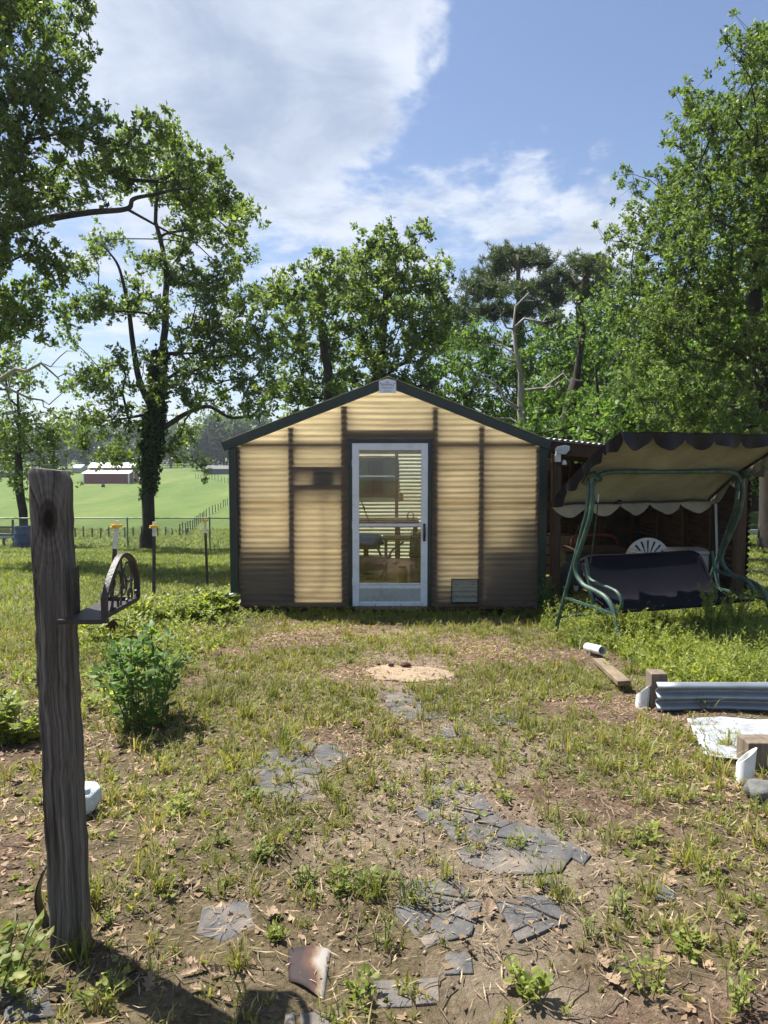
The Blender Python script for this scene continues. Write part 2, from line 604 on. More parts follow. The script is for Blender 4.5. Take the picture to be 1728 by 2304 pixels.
M['bracket'] = mat_plain('weathered_iron', (.022, .021, .020), .5, .4, 22, bump=.3, dirt=(.09, .045, .025), dirt_amt=.5, dscale=16)
M['barn_red'] = mat_plain('barn_red_siding', (.17, .030, .030), .6, .1, 2, bump=0)
M['barn_white'] = mat_plain('white_barn_roof', (.80, .80, .80), .5, .05, 1, bump=0)
M['slate_b'] = mat_plain('dark_far_building', (.030, .040, .055), .6, .2, 1, bump=0)
M['barrel'] = mat_plain('blue_barrel_plastic', (.012, .040, .20), .4, .2, 7, bump=.05)
M['yellow'] = mat_plain('yellow_plastic', (.80, .45, .02), .45, .12, 30, bump=.05)
M['tpost'] = mat_plain('rusty_dark_steel', (.040, .036, .030), .75, .35, 30, bump=.3, dirt=(.10, .05, .03), dirt_amt=.5, dscale=18)
M['tpost_w'] = mat_plain('white_post_top', (.62, .63, .60), .6, .12, 30, bump=.1, dirt=(.3, .28, .22), dirt_amt=.4, dscale=20)
M['wire'] = mat_plain('fence_wire', (.22, .24, .22), .5, .2, 20, metal=.4, bump=0)
M['rail'] = mat_plain('fence_rail', (.20, .22, .20), .45, .2, 6, metal=.5, bump=.05)
M['bark'] = mat_plain('oak_bark', (.034, .028, .022), .95, .55, 9, bump=.9, bscale=16, stretch=(1, 1, .35))
M['bark_g'] = mat_plain('grey_bark', (.27, .25, .22), .95, .35, 7, bump=.7, bscale=14, stretch=(1, 1, .35))
M['bark_p'] = mat_plain('pine_bark', (.085, .060, .046), .95, .4, 6, bump=.8, bscale=12, stretch=(1, 1, .35))
M['terracotta'] = mat_plain('tan_clay', (.26, .155, .09), .8, .2, 8, bump=.1)
M['bin'] = mat_plain('dark_brown_bin', (.022, .018, .016), .6, .3, 6, bump=.1)
M['blue_cloth'] = mat_plain('blue_cloth', (.035, .07, .19), .85, .35, 7, bump=.5, bscale=20)
M['table'] = mat_wood('worn_table_wood', (.028, .018, .012), (.085, .055, .036), axis='x')
M['white_plastic'] = mat_plain('dull_white_plastic', (.62, .63, .62), .5, .08, 5, bump=.05, dirt=(.35, .34, .30), dirt_amt=.4)
M['red_metal'] = mat_plain('dull_red_paint', (.16, .028, .022), .5, .25, 6, bump=.05)
M['bag'] = mat_plain('dark_sack', (.018, .020, .024), .6, .3, 7, bump=.3)
M['pale_print'] = mat_plain('pale_print', (.50, .42, .28), .6, .2, 30, bump=0)
M['board'] = mat_wood('sunbleached_board', (.085, .062, .042), (.24, .185, .125), axis='y')
M['stump'] = mat_wood('weathered_stake', (.075, .058, .042), (.22, .175, .13), axis='z')
M['rock'] = mat_plain('grey_rock', (.13, .13, .12), .9, .35, 12, bump=.6)
M['shingle'] = mat_plain('grey_slate', (.082, .082, .082), .95, .4, 14, bump=.6, bscale=120, dirt=(.24, .19, .14), dirt_amt=.75, dscale=5)
M['tan_slab'] = mat_plain('pale_tan_slab', (.27, .205, .135), .95, .3, 22, bump=.3, bscale=90, dirt=(.34, .24, .14), dirt_amt=.5, dscale=8)
M['clod'] = mat_plain('dark_clod', (.07, .032, .020), .9, .4, 40, bump=.5)
M['towel'] = mat_plain('white_fleece', (.55, .60, .59), .95, .15, 30, bump=.7, bscale=140)
M['hose'] = mat_plain('green_hose', (.015, .10, .075), .45, .2, 20)
M['conduit'] = mat_plain('grey_conduit', (.42, .46, .46), .45, .15, 12, bump=.03)
M['lt_wood'] = mat_wood('leanto_post_wood', (.028, .018, .012), (.085, .055, .036), axis='z')
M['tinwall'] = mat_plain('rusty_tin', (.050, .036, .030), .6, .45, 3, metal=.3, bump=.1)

# ------------------------------------------------------------------ ground
def path_x(y):
    return np.interp(y, [1.5, 2.2, 3.0, 4.0, 5.5, 7.0, 8.6], [.42, .40, .42, .30, .12, .06, .10])


def path_w(y):
    return np.interp(y, [1.5, 2.5, 3.2, 4.5, 6.5, 8.6], [.55, .60, .55, .42, .34, .30])


def sand_amt(x, y):
    d = np.abs(x - path_x(y)) / path_w(y) + (fbm(x, y, 4, 2.6) - .5) * 4.2
    return .62 * (1 - sstep(.05, .70, d)) * (1 - sstep(8.4, 8.9, y))


def green_amt(x, y):
    """how much of the ground carries grass, 0 to 1"""
    x, y = np.asarray(x, float), np.asarray(y, float)
    n = fbm(x + 40, y, 4, 1.3)
    yard = sstep(.36, .60, n + .05)                                   # patchy weeds of the yard
    yard = yard * (.55 + .45 * sstep(2.0, 4.5, y))
    yard = yard * (1 - .85 * sand_amt(x, y))
    lush_l = sstep(-1.6, -2.6, x + .22 * (y - 6)) * sstep(4.2, 6.5, y)       # lawn left of the shed
    lush_r = sstep(1.2, 2.4, x - .05 * y) * sstep(3.9, 5.2, y)        # overgrown bed on the right
    back = sstep(11.5, 14, y)
    near_l = sstep(-1.2, -1.8, x) * (1 - sstep(3.5, 5.5, y)) * .15
    v = np.maximum.reduce([yard * .8, lush_l * .98, lush_r * .95, back])
    return np.clip(v - near_l, 0, 1)


def build_ground():
    def axis(dense0, dense1, step, lo, hi, k=1.13):
        a = list(np.arange(dense0, dense1, step))
        s, v = step, dense1
        while v < hi:
            a.append(v); s *= k; v += s
        a.append(hi)
        s, v, b = step, dense0 - step, []
        while v > lo:
            b.append(v); s *= k; v -= s
        b.append(lo)
        return np.array(b[::-1] + a)
    xs = axis(-3.2, 3.6, .045, -500, 500, 1.12)
    ys = axis(1.2, 9.2, .045, -40, 880, 1.10)
    X, Y = np.meshgrid(xs, ys)
    Z = ground(X, Y)
    sa = sand_amt(X, Y)
    Z = Z - sa * .008
    nx, ny = len(xs), len(ys)
    v = np.stack([X.ravel(), Y.ravel(), Z.ravel()], 1)
    i = np.arange(ny - 1)[:, None] * nx + np.arange(nx - 1)[None, :]
    f = np.stack([i, i + 1, i + nx + 1, i + nx], -1).reshape(-1, 4)
    m, N, L, b = nodes_of('soil_and_grass')
    at = lambda n: (lambda a: (setattr(a, 'attribute_name', n), a)[1])(N.new('ShaderNodeAttribute')).outputs['Fac']
    n1 = noise_node(N, L, 9, 9, .72)
    n2 = noise_node(N, L, 60, 5, .7)
    n3 = noise_node(N, L, 1.4, 5, .6)
    soil = ramp(N, [(.30, (.080, .052, .036)), (.45, (.155, .106, .074)), (.60, (.235, .168, .122)), (.75, (.32, .245, .185))])
    L.new(n1.outputs['Fac'], soil.inputs[0])
    sp = ramp(N, [(.36, (.42, .38, .34)), (.62, (1.15, 1.12, 1.1))])
    L.new(n2.outputs['Fac'], sp.inputs[0])
    mu = N.new('ShaderNodeMix'); mu.data_type = 'RGBA'; mu.blend_type = 'MULTIPLY'; mu.inputs[0].default_value = .85
    L.new(soil.outputs[0], mu.inputs[6]); L.new(sp.outputs[0], mu.inputs[7])
    sand = ramp(N, [(.30, (.19, .145, .105)), (.55, (.29, .23, .17)), (.75, (.39, .325, .245))])
    L.new(n1.outputs['Fac'], sand.inputs[0])
    mx = N.new('ShaderNodeMix'); mx.data_type = 'RGBA'
    L.new(at('sand'), mx.inputs[0]); L.new(mu.outputs[2], mx.inputs[6]); L.new(sand.outputs[0], mx.inputs[7])
    gr = ramp(N, [(.34, (.062, .105, .022)), (.52, (.100, .150, .034)), (.70, (.155, .185, .052))])
    gmix = N.new('ShaderNodeMath'); gmix.operation = 'MULTIPLY_ADD'
    n4 = noise_node(N, L, 1.0, 7, .68, (.16, .035, .1))
    L.new(n4.outputs['Fac'], gmix.inputs[0]); gmix.inputs[1].default_value = .75
    half = N.new('ShaderNodeMath'); half.operation = 'MULTIPLY'; half.inputs[1].default_value = .30
    L.new(n3.outputs['Fac'], half.inputs[0]); L.new(half.outputs[0], gmix.inputs[2])
    L.new(gmix.outputs[0], gr.inputs[0])
    mg = N.new('ShaderNodeMix'); mg.data_type = 'RGBA'
    L.new(at('green'), mg.inputs[0]); L.new(mx.outputs[2], mg.inputs[6]); L.new(gr.outputs[0], mg.inputs[7])
    L.new(mg.outputs[2], b.inputs['Base Color'])
    b.inputs['Roughness'].default_value = .95
    b.inputs['Specular IOR Level'].default_value = .15
    bm = N.new('ShaderNodeBump'); bm.inputs['Strength'].default_value = 1.0; bm.inputs['Distance'].default_value = .035
    ad = N.new('ShaderNodeMath'); ad.operation = 'MULTIPLY_ADD'
    L.new(n2.outputs['Fac'], ad.inputs[0]); ad.inputs[1].default_value = .6; L.new(n1.outputs['Fac'], ad.inputs[2])
    L.new(ad.outputs[0], bm.inputs['Height']); L.new(bm.outputs[0], b.inputs['Normal'])
    g = green_amt(X, Y)
    far = sstep(10, 18, Y)
    gg = np.clip(g * (.45 + .55 * far), 0, 1)
    o = big_mesh('ground', v, f, m, attr={'sand': sa.ravel(), 'green': gg.ravel()})
    o.data.shade_smooth()
    tag(o, 'patchy dirt yard running out to a green pasture', kind='structure')
    return o


GROUND = build_ground()

# ------------------------------------------------------------------ shed
FY = 8.70                                   # front wall
SX0, SX1, BY = -1.85, 1.95, 13.3
RX, RZ, EZ = 0.05, 2.80, 2.06               # ridge and eaves
PITCHC = .0686


def roof_z(x):
    return RZ - (RZ - EZ) * abs(x - RX) / ((SX1 - SX0) / 2)


def corr_panel(x0, x1, z0, z1, y, name, mat, parent, top=None, nx=10, amp=.0052, sign=1, axis='x', hole=None):
    """corrugated sheet, ridges running along the wall; top(x) limits its height"""
    nz = max(4, int((z1 - z0) / (PITCHC / 8)))
    mb = MB()
    zs = np.linspace(z0, z1, nz + 1)
    xs = np.linspace(x0, x1, nx + 1)
    vs, fs = [], []
    for z in zs:
        for x in xs:
            zz = min(z, top(x)) if top else z
            wv = .0035 * math.sin(x * 1.9 + y * 3 + z0 * 9) + .002 * math.sin(x * 5.3 + z0 * 4)
            d = amp * math.sin(2 * math.pi * (zz + wv) / PITCHC) * sign * (1 + .18 * math.sin(x * 2.7 + zz * 3.1))
            vs.append((x, y + d, zz) if axis == 'x' else (y + d, x, zz))
    for j in range(nz):
        for i in range(nx):
            a = j * (nx + 1) + i
            q = (a, a + 1, a + nx + 2, a + nx + 1)
            if abs(vs[a][2] - vs[a + nx + 1][2]) + abs(vs[a + 1][2] - vs[a + nx + 2][2]) < 1e-6:
                continue
            if hole and hole[0] < xs[i] + 1e-4 and xs[i + 1] - 1e-4 < hole[1] and hole[2] < zs[j] and zs[j + 1] < hole[3]:
                continue
            fs.append(q)
    mb.add(vs, fs)
    return mb.build(name, mat, parent, smooth='all')


def build_shed():
    t = thing('shed', (0.05, FY, 0), 'small gabled shed clad in yellowed corrugated fiberglass with dark green trim', 'shed')
    DX0, DX1, DZ = -.386, .533, 2.04
    # front cladding: courses left and right of the door, gable above
    zc = [0.03, .66, 1.31, 2.03]
    rt = lambda x: roof_z(x) - .02
    for z0, z1 in zip(zc[:-1], zc[1:]):
        o = (z0 > .5) * .001 + (z0 > 1) * .001
        corr_panel(SX0 + .03, DX0 - .045, z0, z1 + .03, FY - .0064 - o, 'cladding_panel', M['fiber'], t, nx=6)
        corr_panel(DX1 + .045, SX1 - .03, z0, z1 + .03, FY - .0064 - o, 'cladding_panel', M['fiber'], t, nx=6)
    corr_panel(SX0 + .03, SX1 - .03, 2.055, 2.78, FY - .0094, 'gable_panel', M['fiber'], t, top=rt, nx=60)
    # side, back walls and roof
    for x, s in ((SX0, -1), (SX1, 1)):
        for z0, z1 in ((0.02, .70), (.67, 1.35), (1.32, 2.05)):
            corr_panel(FY + .02, BY - .02, z0, z1, x + s * (.004 * (z0 > .5) + .004 * (z0 > 1)), 'side_panel', M['fiber_b'], t, nx=8, axis='y')
    wx0, wx1, wz0, wz1 = -1.05, .20, 1.16, 1.90
    xs = np.linspace(SX0, SX1, 39)
    bx0, bx1 = xs[np.argmin(abs(xs - wx0))], xs[np.argmin(abs(xs - wx1))]
    corr_panel(SX0, SX1, 0.02, .66, BY, 'back_panel', M['fiber_b'], t, nx=8)
    corr_panel(SX0, SX1, .64, 2.06, BY + .006, 'back_panel', M['fiber_b'], t, nx=38, hole=(bx0 - .001, bx1 + .001, wz0, wz1))
    corr_panel(SX0, SX1, 2.05, 2.79, BY + .012, 'back_panel', M['fiber_b'], t, top=rt, nx=40)
    for s in (-1, 1):
        xe = (SX0 - .10) if s < 0 else (SX1 + .06)
        ze = roof_z(xe)

        def rf(u, v, xe=xe, ze=ze):
            x = RX + (xe - RX) * u
            return (x, FY - .10 + (BY - FY + .25) * v, RZ + .035 + (ze - RZ) * u + .008 * math.sin(v * 2 * math.pi * 66))
        MB().grid(rf, 4, 264).build('roof_sheet', M['fiber_b'], t, smooth='all')
        # rake trim along the gable
        a, b = Vector((RX, FY - .075, RZ - .028)), Vector((xe, FY - .075, ze - .028))
        d = (b - a).normalized()
        n = Vector((d.z, 0, -d.x)) * (1 if d.x < 0 else -1)
        n = n if n.z > 0 else -n
        poly = [a + Vector((0, 0, .055)), b + n * .052, b - n * .052, a - Vector((0, 0, .06))]
        MB().prism(poly, (0, .055, 0)).build('rake_trim', M['green_trim'], t, bevel=.006)
        fl = [a + Vector((0, 0, .058)) + Vector((0, -.006, 0)), b + n * .055 + Vector((0, -.006, 0)), b + n * .066 + Vector((0, -.006, 0)), a + Vector((0, 0, .07)) + Vector((0, -.006, 0))]
        MB().prism(fl, (0, .10, 0)).build('drip_edge', M['green_trim'], t)
        # corner trim
        xc = SX0 + .012 if s < 0 else SX1 - .012
        MB().span((xc - .05, FY - .052, 0.0), (xc + .05, FY - .026, EZ - .03)).build('corner_trim', M['green_trim'], t, bevel=.008)
        MB().span((xc + s * .024, FY - .026, 0.0), (xc + s * .050, FY + .09, EZ - .04)).build('corner_trim', M['green_trim'], t)
    # studs and girts behind the front sheets
    def stud(x, w=.072, z1=None, name='stud', y=FY + .0):
        MB().span((x - w / 2, y, .03), (x + w / 2, y + .085, z1 or roof_z(x) - .10)).build(name, M['stud'], t)
    for x in (-1.135, 1.19):
        stud(x)
    for x in (SX0 + .075, SX1 - .075):
        stud(x, .05, 2.0)
    stud(DX0 - .10, .085); stud(DX1 + .09, .075)
    y0 = FY - .001
    MB().span((SX0 + .1, y0, 2.01), (DX0 - .1425, y0 + .06, 2.055)).build('girt', M['stud_x'], t)
    MB().span((DX1 + .1275, y0, 2.01), (SX1 - .1, y0 + .06, 2.055)).build('girt', M['stud_x'], t)
    MB().span((DX0 - .12, y0 - .001, 2.105), (DX1 + .12, y0 + .09, 2.20)).build('door_header', M['stud_x'], t)
    for za, zb in ((1.70, 1.765), (1.475, 1.535)):
        MB().span((-1.107, y0, za), (DX0 - .143, y0 + .16, zb)).build('shelf', M['stud_x'], t)
    MB().span((SX0 + .1, y0 + .002, .0), (DX0 - .06, y0 + .09, .085)).build('sill_plate', M['stud_x'], t)
    MB().span((DX1 + .06, y0 + .002, .0), (SX1 - .1, y0 + .09, .085)).build('sill_plate', M['stud_x'], t)
    # back studs, plate, work shelf
    for x in (-.62, .235, .78, 1.4):
        MB().span((x - .03, BY - .11, .03), (x + .03, BY - .02, roof_z(x) - .05)).build('stud', M['stud'], t)
    MB().span((SX0, BY - .112, 1.99), (SX1, BY - .018, 2.07)).build('girt', M['stud_x'], t)
    for s, x in ((-1, SX0 + .05), (1, SX1 - .05)):
        for k in range(6):
            y = FY + .4 + k * .8
            MB().span((x - .03, y - .025, .03), (x + .03, y + .025, 2.0)).build('stud', M['stud'], t)
    for k in range(5):
        y = FY + .85 + k * .85
        MB().bar((RX, y, RZ - .06), (SX0, y, EZ - .03), .045, .09).build('rafter', M['stud_x'], t)
        MB().bar((RX, y, RZ - .06), (SX1, y, EZ - .03), .045, .09).build('rafter', M['stud_x'], t)
    MB().span((SX0 + .1, FY + .09, -.02), (SX1 - .1, BY - .05, .012)).build('floor', M['floor'], t)
    # back window
    w = MB()
    for a, b in (((bx0, wz0), (bx0 + .045, wz1)), ((bx1 - .045, wz0), (bx1, wz1)), ((bx0 + .046, wz1 - .05), (bx1 - .046, wz1)), ((bx0 + .046, wz0), (bx1 - .046, wz0 + .06))):
        w.span((a[0], BY - .05, a[1]), (b[0], BY + .03, b[1]))
    wo = w.build('window', M['stud_x'], t)
    MB().span((bx0 + .046, BY - .02, 1.545), (bx1 - .046, BY + .015, 1.57)).build('meeting_rail', M['white_alu'], wo)
    MB().span((bx0 + .03, BY, wz0 + .03), (bx1 - .03, BY + .004, 1.55)).build('pane', M['glass_d'], wo)
    MB().span((bx0 + .03, BY + .008, 1.56), (bx1 - .03, BY + .012, wz1 - .02)).build('pane', M['glass_d'], wo)
    # electric box and cable by the back stud
    MB().span((.28, BY - .16, 1.10), (.36, BY - .112, 1.24)).build('switch_box', M['terracotta'], t, bevel=.004)
    MB().tube(spline([(.30, BY - .14, 1.24), (.27, BY - .13, 1.55), (.24, BY - .135, 1.83), (-.1, BY - .14, 1.93), (-.55, BY - .14, 1.90)]), .006, 6).build('cable', M['bin'], t)
    # door jamb trim
    f = MB()
    f.span((DX0 - .05, FY - .045, 0.0), (DX0 - .001, FY + .06, DZ + .05))
    f.span((DX1 + .001, FY - .045, 0.03), (DX1 + .05, FY + .06, DZ + .05))
    f.span((DX0 - .0009, FY - .045, DZ + .002), (DX1 + .0009, FY + .06, DZ + .05))
    f.build('door_casing', M['green_trim'], t, bevel=.004)
    # storm door
    d = MB()
    y0, y1 = FY - .058, FY - .022
    fw = .083
    z_b, z_k, z_m = .045, .29, 1.045
    d.span((DX0, y0, z_b), (DX0 + fw, y1, DZ))
    d.span((DX1 - fw, y0, z_b), (DX1, y1, DZ))
    d.span((DX0 + fw + .0005, y0 + .001, DZ - fw), (DX1 - fw - .0005, y1, DZ))
    d.span((DX0 + fw + .0005, y0 + .001, z_b), (DX1 - fw - .0005, y1, z_b + .055))
    dr = d.build('storm_door', M['white_alu'], t, bevel=.006)
    MB().span((DX0 + fw, y0 + .010, .262), (DX1 - fw, y1 - .004, .305)).build('lower_rail', M['white_alu'], dr, bevel=.004)
    MB().span((DX0 + fw, y0 + .004, .312), (DX1 - fw, y1 - .002, .330)).build('lower_rail', M['white_alu'], dr, bevel=.003)
    MB().span((DX0 + fw, y0 + .006, z_m - .018), (DX1 - fw, y1 - .002, z_m + .018)).build('middle_rail', M['white_alu'], dr, bevel=.004)
    MB().span((DX0 + fw, y0 + .014, z_b + .05), (DX1 - fw, y1 - .008, .265)).build('kick_panel', M['kick'], dr)
    MB().span((DX0 + fw, y0 + .018, .328), (DX1 - fw, y0 + .021, z_m - .015)).build('pane', M['glass'], dr)
    MB().span((DX0 + fw, y0 + .018, z_m + .015), (DX1 - fw, y0 + .021, DZ - fw)).build('pane', M['glass'], dr)
    h = MB()
    zz = [(.012, .87), (.016, .90), (.017, .955), (.016, 1.01), (.012, 1.045)]
    h.tube([(DX1 - .041, y0 - .022, .865), (DX1 - .041, y0 - .034, .90), (DX1 - .041, y0 - .036, .96), (DX1 - .041, y0 - .034, 1.02), (DX1 - .041, y0 - .022, 1.05)], [.010, .014, .015, .014, .010], 10)
    h.span((DX1 - .055, y0 - .012, .85), (DX1 - .027, y0 - .002, 1.065))
    h.build('handle', M['black'], dr, smooth=True)
    for z in (.35, 1.05, 1.80):
        MB().span((DX0 - .004, y0 - .006, z - .045), (DX0 + .012, y0 - .001, z + .045)).build('hinge', M['white_alu'], dr)
    MB().span((DX0 + .03, FY - .075, .0), (DX1 - .06, FY + .08, .040)).build('threshold', M['board'], t, bevel=.004)
    # louvred vent low on the right
    v0, v1 = W(1015, 1302, FY - .03), W(1076, 1357, FY - .03)
    fr = MB()
    for a, b in (((v0.x, v0.z - .012), (v1.x, v0.z)), ((v0.x, v1.z), (v1.x, v1.z + .012)), ((v0.x, v1.z + .0125), (v0.x + .012, v0.z - .0125)), ((v1.x - .012, v1.z + .0125), (v1.x, v0.z - .0125))):
        fr.span((a[0], FY - .050, a[1]), (b[0], FY - .022, b[1]))
    vo = fr.build('vent', M['green_trim'], t)
    hgt = (v0.z - v1.z - .028) / 4
    for k in range(4):
        zb = v1.z + .014 + k * hgt
        s = MB().prism([(v0.x + .012, FY - .045, zb + .004), (v0.x + .012, FY - .041, zb + .002), (v0.x + .012, FY - .026, zb + hgt - .006), (v0.x + .012, FY - .030, zb + hgt - .004)], (v1.x - v0.x - .024, 0, 0))
        s.build('vent_slat', M['vent'], vo)
    for dx in (.05, v1.x - v0.x - .08):
        for k in (1, 3):
            zb = v1.z + .012 + k * hgt
            MB().span((v0.x + dx, FY - .049, zb + .012), (v0.x + dx + .025, FY - .042, zb + .018)).build('vent_catch', M['black'], vo)
    # sign plate folded over the ridge
    a0, a1 = W(853, 884, FY - .10), W(891, 884, FY - .10)
    zt, ze = W(872, 852, FY - .10).z, W(853, 857, FY - .10).z
    xm = (a0.x + a1.x) / 2
    pl = [(a0.x, FY - .098, a0.z), (a1.x, FY - .098, a0.z), (a1.x, FY - .098, ze), (xm, FY - .098, zt), (a0.x, FY - .098, ze)]
    sg = MB().prism(pl, (0, .004, 0)).build('sign_plate', M['sign'], t)
    rim = MB()
    for p, q in zip(pl, pl[1:] + pl[:1]):
        rim.bar(Vector(p) + Vector((0, -.002, 0)), Vector(q) + Vector((0, -.002, 0)), .005, .004)
    rim.build('sign_rim', M['white_alu'], sg)
    for dx in (-.085, .085):
        MB().lathe((xm + dx, FY - .100, ze - .028), [(0, .006), (.006, .004), (.006, -.004), (0, -.006)], 8).build('screw', M['black'], sg)

    def letters(txt, size, zc, bow, gap):
        for i, ch in enumerate(txt):
            c = bpy.data.curves.new('letter', 'FONT')
            c.body = ch
            c.size = size
            c.extrude = .0006
            c.align_x, c.align_y = 'CENTER', 'CENTER'
            k = i - (len(txt) - 1) / 2
            ob = bpy.data.objects.new('letter', c)
            ob.location = (xm + k * gap, FY - .0995, zc + bow * k * k)
            ob.rotation_euler = (R(90), -2 * bow * k / gap * 1.0 if bow else 0, 0)
            c.materials.append(M['ink'])
            COL.objects.link(ob)
            dg = bpy.context.evaluated_depsgraph_get()
            lm = bpy.data.meshes.new_from_object(ob.evaluated_get(dg))
            lm.transform(ob.matrix_basis)
            bpy.data.objects.remove(ob)
            link(bpy.data.objects.new('letter', lm), sg)
    letters('GENERAL', .034, a0.z + .098, 0, .0235)
    letters('SHELTERS', .026, a0.z + .054, .0011, .0185)
    for k in range(3):
        MB().span((xm - .018 + k * .012, FY - .0996, a0.z + .126 - abs(k - 1) * .004), (xm - .009 + k * .012, FY - .0986, a0.z + .136 - abs(k - 1) * .004)).build('sign_ornament', M['ink'], sg)
    for k in range(7):
        MB().span((xm - .045 + k * .0135, FY - .0996, a0.z + .018), (xm - .038 + k * .0135, FY - .0986, a0.z + .027)).build('sign_ornament', M['ink'], sg)
    return t


SHED = build_shed()

# ------------------------------------------------------------------ things kept inside the shed
def rounded_cloth(c, sx, sy, sz, seed, name, mat, n=18, lump=.25, pw=.8):
    rs = random.Random(seed)
    ph = [(rs.uniform(0, 6), rs.uniform(1.5, 4), rs.uniform(0, 6)) for _ in range(5)]
    def fn(u, v):
        a, b = u * 2 * math.pi, (v - .5) * math.pi
        x, y, z = math.cos(b) * math.cos(a), math.cos(b) * math.sin(a), math.sin(b)
        r = 1 + lump * sum(math.sin(k * (x * math.cos(q) + y * math.sin(q)) * 2 + p + z * k) for p, k, q in ph) / 5
        sq = 1.15
        return (c[0] + sx * r * math.copysign(abs(x) ** pw, x) * sq, c[1] + sy * r * math.copysign(abs(y) ** pw, y) * sq, c[2] + sz * r * math.copysign(abs(z) ** pw, z))
    return MB().grid(fn, n * 2, n)


def small_things_inside():
    # work bench along the back wall
    t = thing('work_bench', (0, 12.9, 0), 'long wooden work bench along the back wall seen through the door', 'bench')
    MB().span((-1.2, 12.62, .76), (.62, 13.12, .80)).build('bench_top', M['board'], t, bevel=.004)
    MB().span((-1.2, 12.60, .66), (.62, 12.64, .757)).build('apron', M['stud_x'], t)
    for x in (-1.1, .25, .56):
        MB().span((x - .04, 12.63, .012), (x + .04, 12.71, .66)).build('leg', M['stud'], t)
    # small dark table
    t = thing('small_table', (.2, 10.8, 0), 'small dark wooden table standing behind the storm door glass', 'table')
    MB().span((-.02, 10.75, .63), (.48, 11.25, .66)).build('table_top', M['table'], t, bevel=.004)
    for x, y in ((.03, 10.78), (.43, 10.78), (.03, 11.2), (.43, 11.2)):
        MB().bar((x, y, .012), (x, y, .63), .045, .045).build('leg', M['table'], t)
    MB().tube(spline([(.05, 10.8, .28), (.12, 10.8, .46), (.30, 10.8, .60)]), .016, 6).build('brace', M['table'], t)
    # stand with the blue bundle
    t = thing('tool_stand', (-.25, 11.4, 0), 'dark metal stand carrying the blue bundle inside the shed', 'stand')
    MB().span((-.62, 11.25, .43), (-.06, 11.6, .47)).build('stand_top', M['bin'], t)
    MB().span((-.33, 11.38, .012), (-.25, 11.46, .43)).build('leg', M['bin'], t)
    MB().bar((-.10, 11.4, .43), (.02, 11.32, .15), .025, .025).build('brace', M['bin'], t)
    MB().span((-.5, 11.3, .012), (-.1, 11.55, .05)).build('foot', M['bin'], t)
    o = rounded_cloth((-.28, 11.40, .565), .24, .14, .10, 5, 'cloth', None, lump=.30).build('blue_bundle', M['blue_cloth'], smooth='all')
    tag(o, 'crumpled blue cloth bundle lying on the stand inside the shed', 'cloth bundle')
    # low barrow
    t = thing('wheelbarrow', (-.25, 10.9, 0), 'low dark wheelbarrow parked on the shed floor below the blue bundle', 'wheelbarrow')
    tray = MB()
    def tr(u, v):
        w = .24 + .07 * v
        a = u * 2 * math.pi
        return (-.30 + math.cos(a) * (w + .05), 10.95 + math.sin(a) * w, .16 + .17 * v)
    tray.grid(tr, 24, 3)
    tray.lathe((-.30, 10.95, .16), [(.0, 0), (.29, 0)], 24, sy=.83)
    tray.build('tray', M['bin'], t, smooth=True)
    MB().tube(spline([(-.08, 10.78, .30), (.0, 10.72, .22), (-.04, 10.70, .10), (-.12, 10.72, .014)]), .013, 6).build('leg', M['bin'], t)
    MB().tube(spline([(-.36, 10.78, .20), (-.30, 10.72, .12), (-.27, 10.70, .014)]), .013, 6).build('leg', M['bin'], t)
    wh = MB()
    k = 20
    wh.tube([(-.62 + .0 * j, 10.95 + .10 * math.cos(2 * math.pi * j / k), .115 + .10 * math.sin(2 * math.pi * j / k)) for j in range(k + 1)], .022, 8, cap=False)
    wh.build('wheel', M['black'], t, smooth=True)
    MB().bar((-.05, 10.8, .27), (.12, 10.62, .34), .03, .03).build('handle', M['table'], t)
    MB().bar((-.05, 11.1, .27), (.12, 11.12, .34), .03, .03).build('handle', M['table'], t)
    # clay jar, tall bin, pots
    p = W(905, 1318, 10.43)
    o = MB().lathe((p.x, p.y, .012), [(0, 0), (.055, 0), (.070, .08), (.085, .17), (.080, .22), (.055, .245), (.060, .265), (.070, .275), (.055, .272), (.045, .25), (.05, .1), (0, .05)], 24).build('clay_jar', M['terracotta'], smooth=True)
    tag(o, 'tan clay jar with rounded shoulders on the shed floor', 'jar')
    t = thing('tall_bin', (.50, 10.36, 0), 'tall dark ribbed bin standing inside right behind the door', 'bin')
    MB().lathe((.53, 10.42, .012), [(0, 0), (.135, 0), (.155, .42), (.165, .43), (.165, .46), (.15, .46), (.13, .06), (0, .05)], 24).build('body', M['bin'], t, smooth=True)
    MB().lathe((.53, 10.42, .47), [(.12, 0), (.14, .02), (.145, .26), (.13, .27), (.12, .02)], 24).build('stacked_pot', M['bin'], t, smooth=True)
    st = MB()
    rs = random.Random(3)
    for k in range(22):
        a = rs.uniform(0, 6.28)
        b = Vector((.52 + .05 * math.cos(a), 10.42 + .05 * math.sin(a), .70))
        e = b + Vector((rs.uniform(-.12, .02), rs.uniform(-.08, .08), rs.uniform(.02, .12)))
        st.tube(spline([b, (b + e) / 2 + Vector((0, 0, .06)), e - Vector((0, 0, rs.uniform(0, .1)))], 4), .004, 3)
    tag(st.build('dry_stalks', M['board']), 'dry straw stalks drooping from the tall bin', 'dried plant')
    t = thing('leaning_rod', (-.36, 12.55, .8), 'thin black rod with a knob leaning by the back window', 'rod')
    a, b = W(813, 1128, 12.5), W(836, 1189, 12.5)
    MB().tube([a, b], .009, 6).build('shaft', M['black'], t)
    q = a.lerp(b, .24)
    MB().lathe(q - Vector((0, 0, .03)), [(0, 0), (.022, .012), (.026, .03), (.018, .05), (0, .06)], 8).build('knob', M['black'], t)
    o = MB()
    rs = random.Random(9)
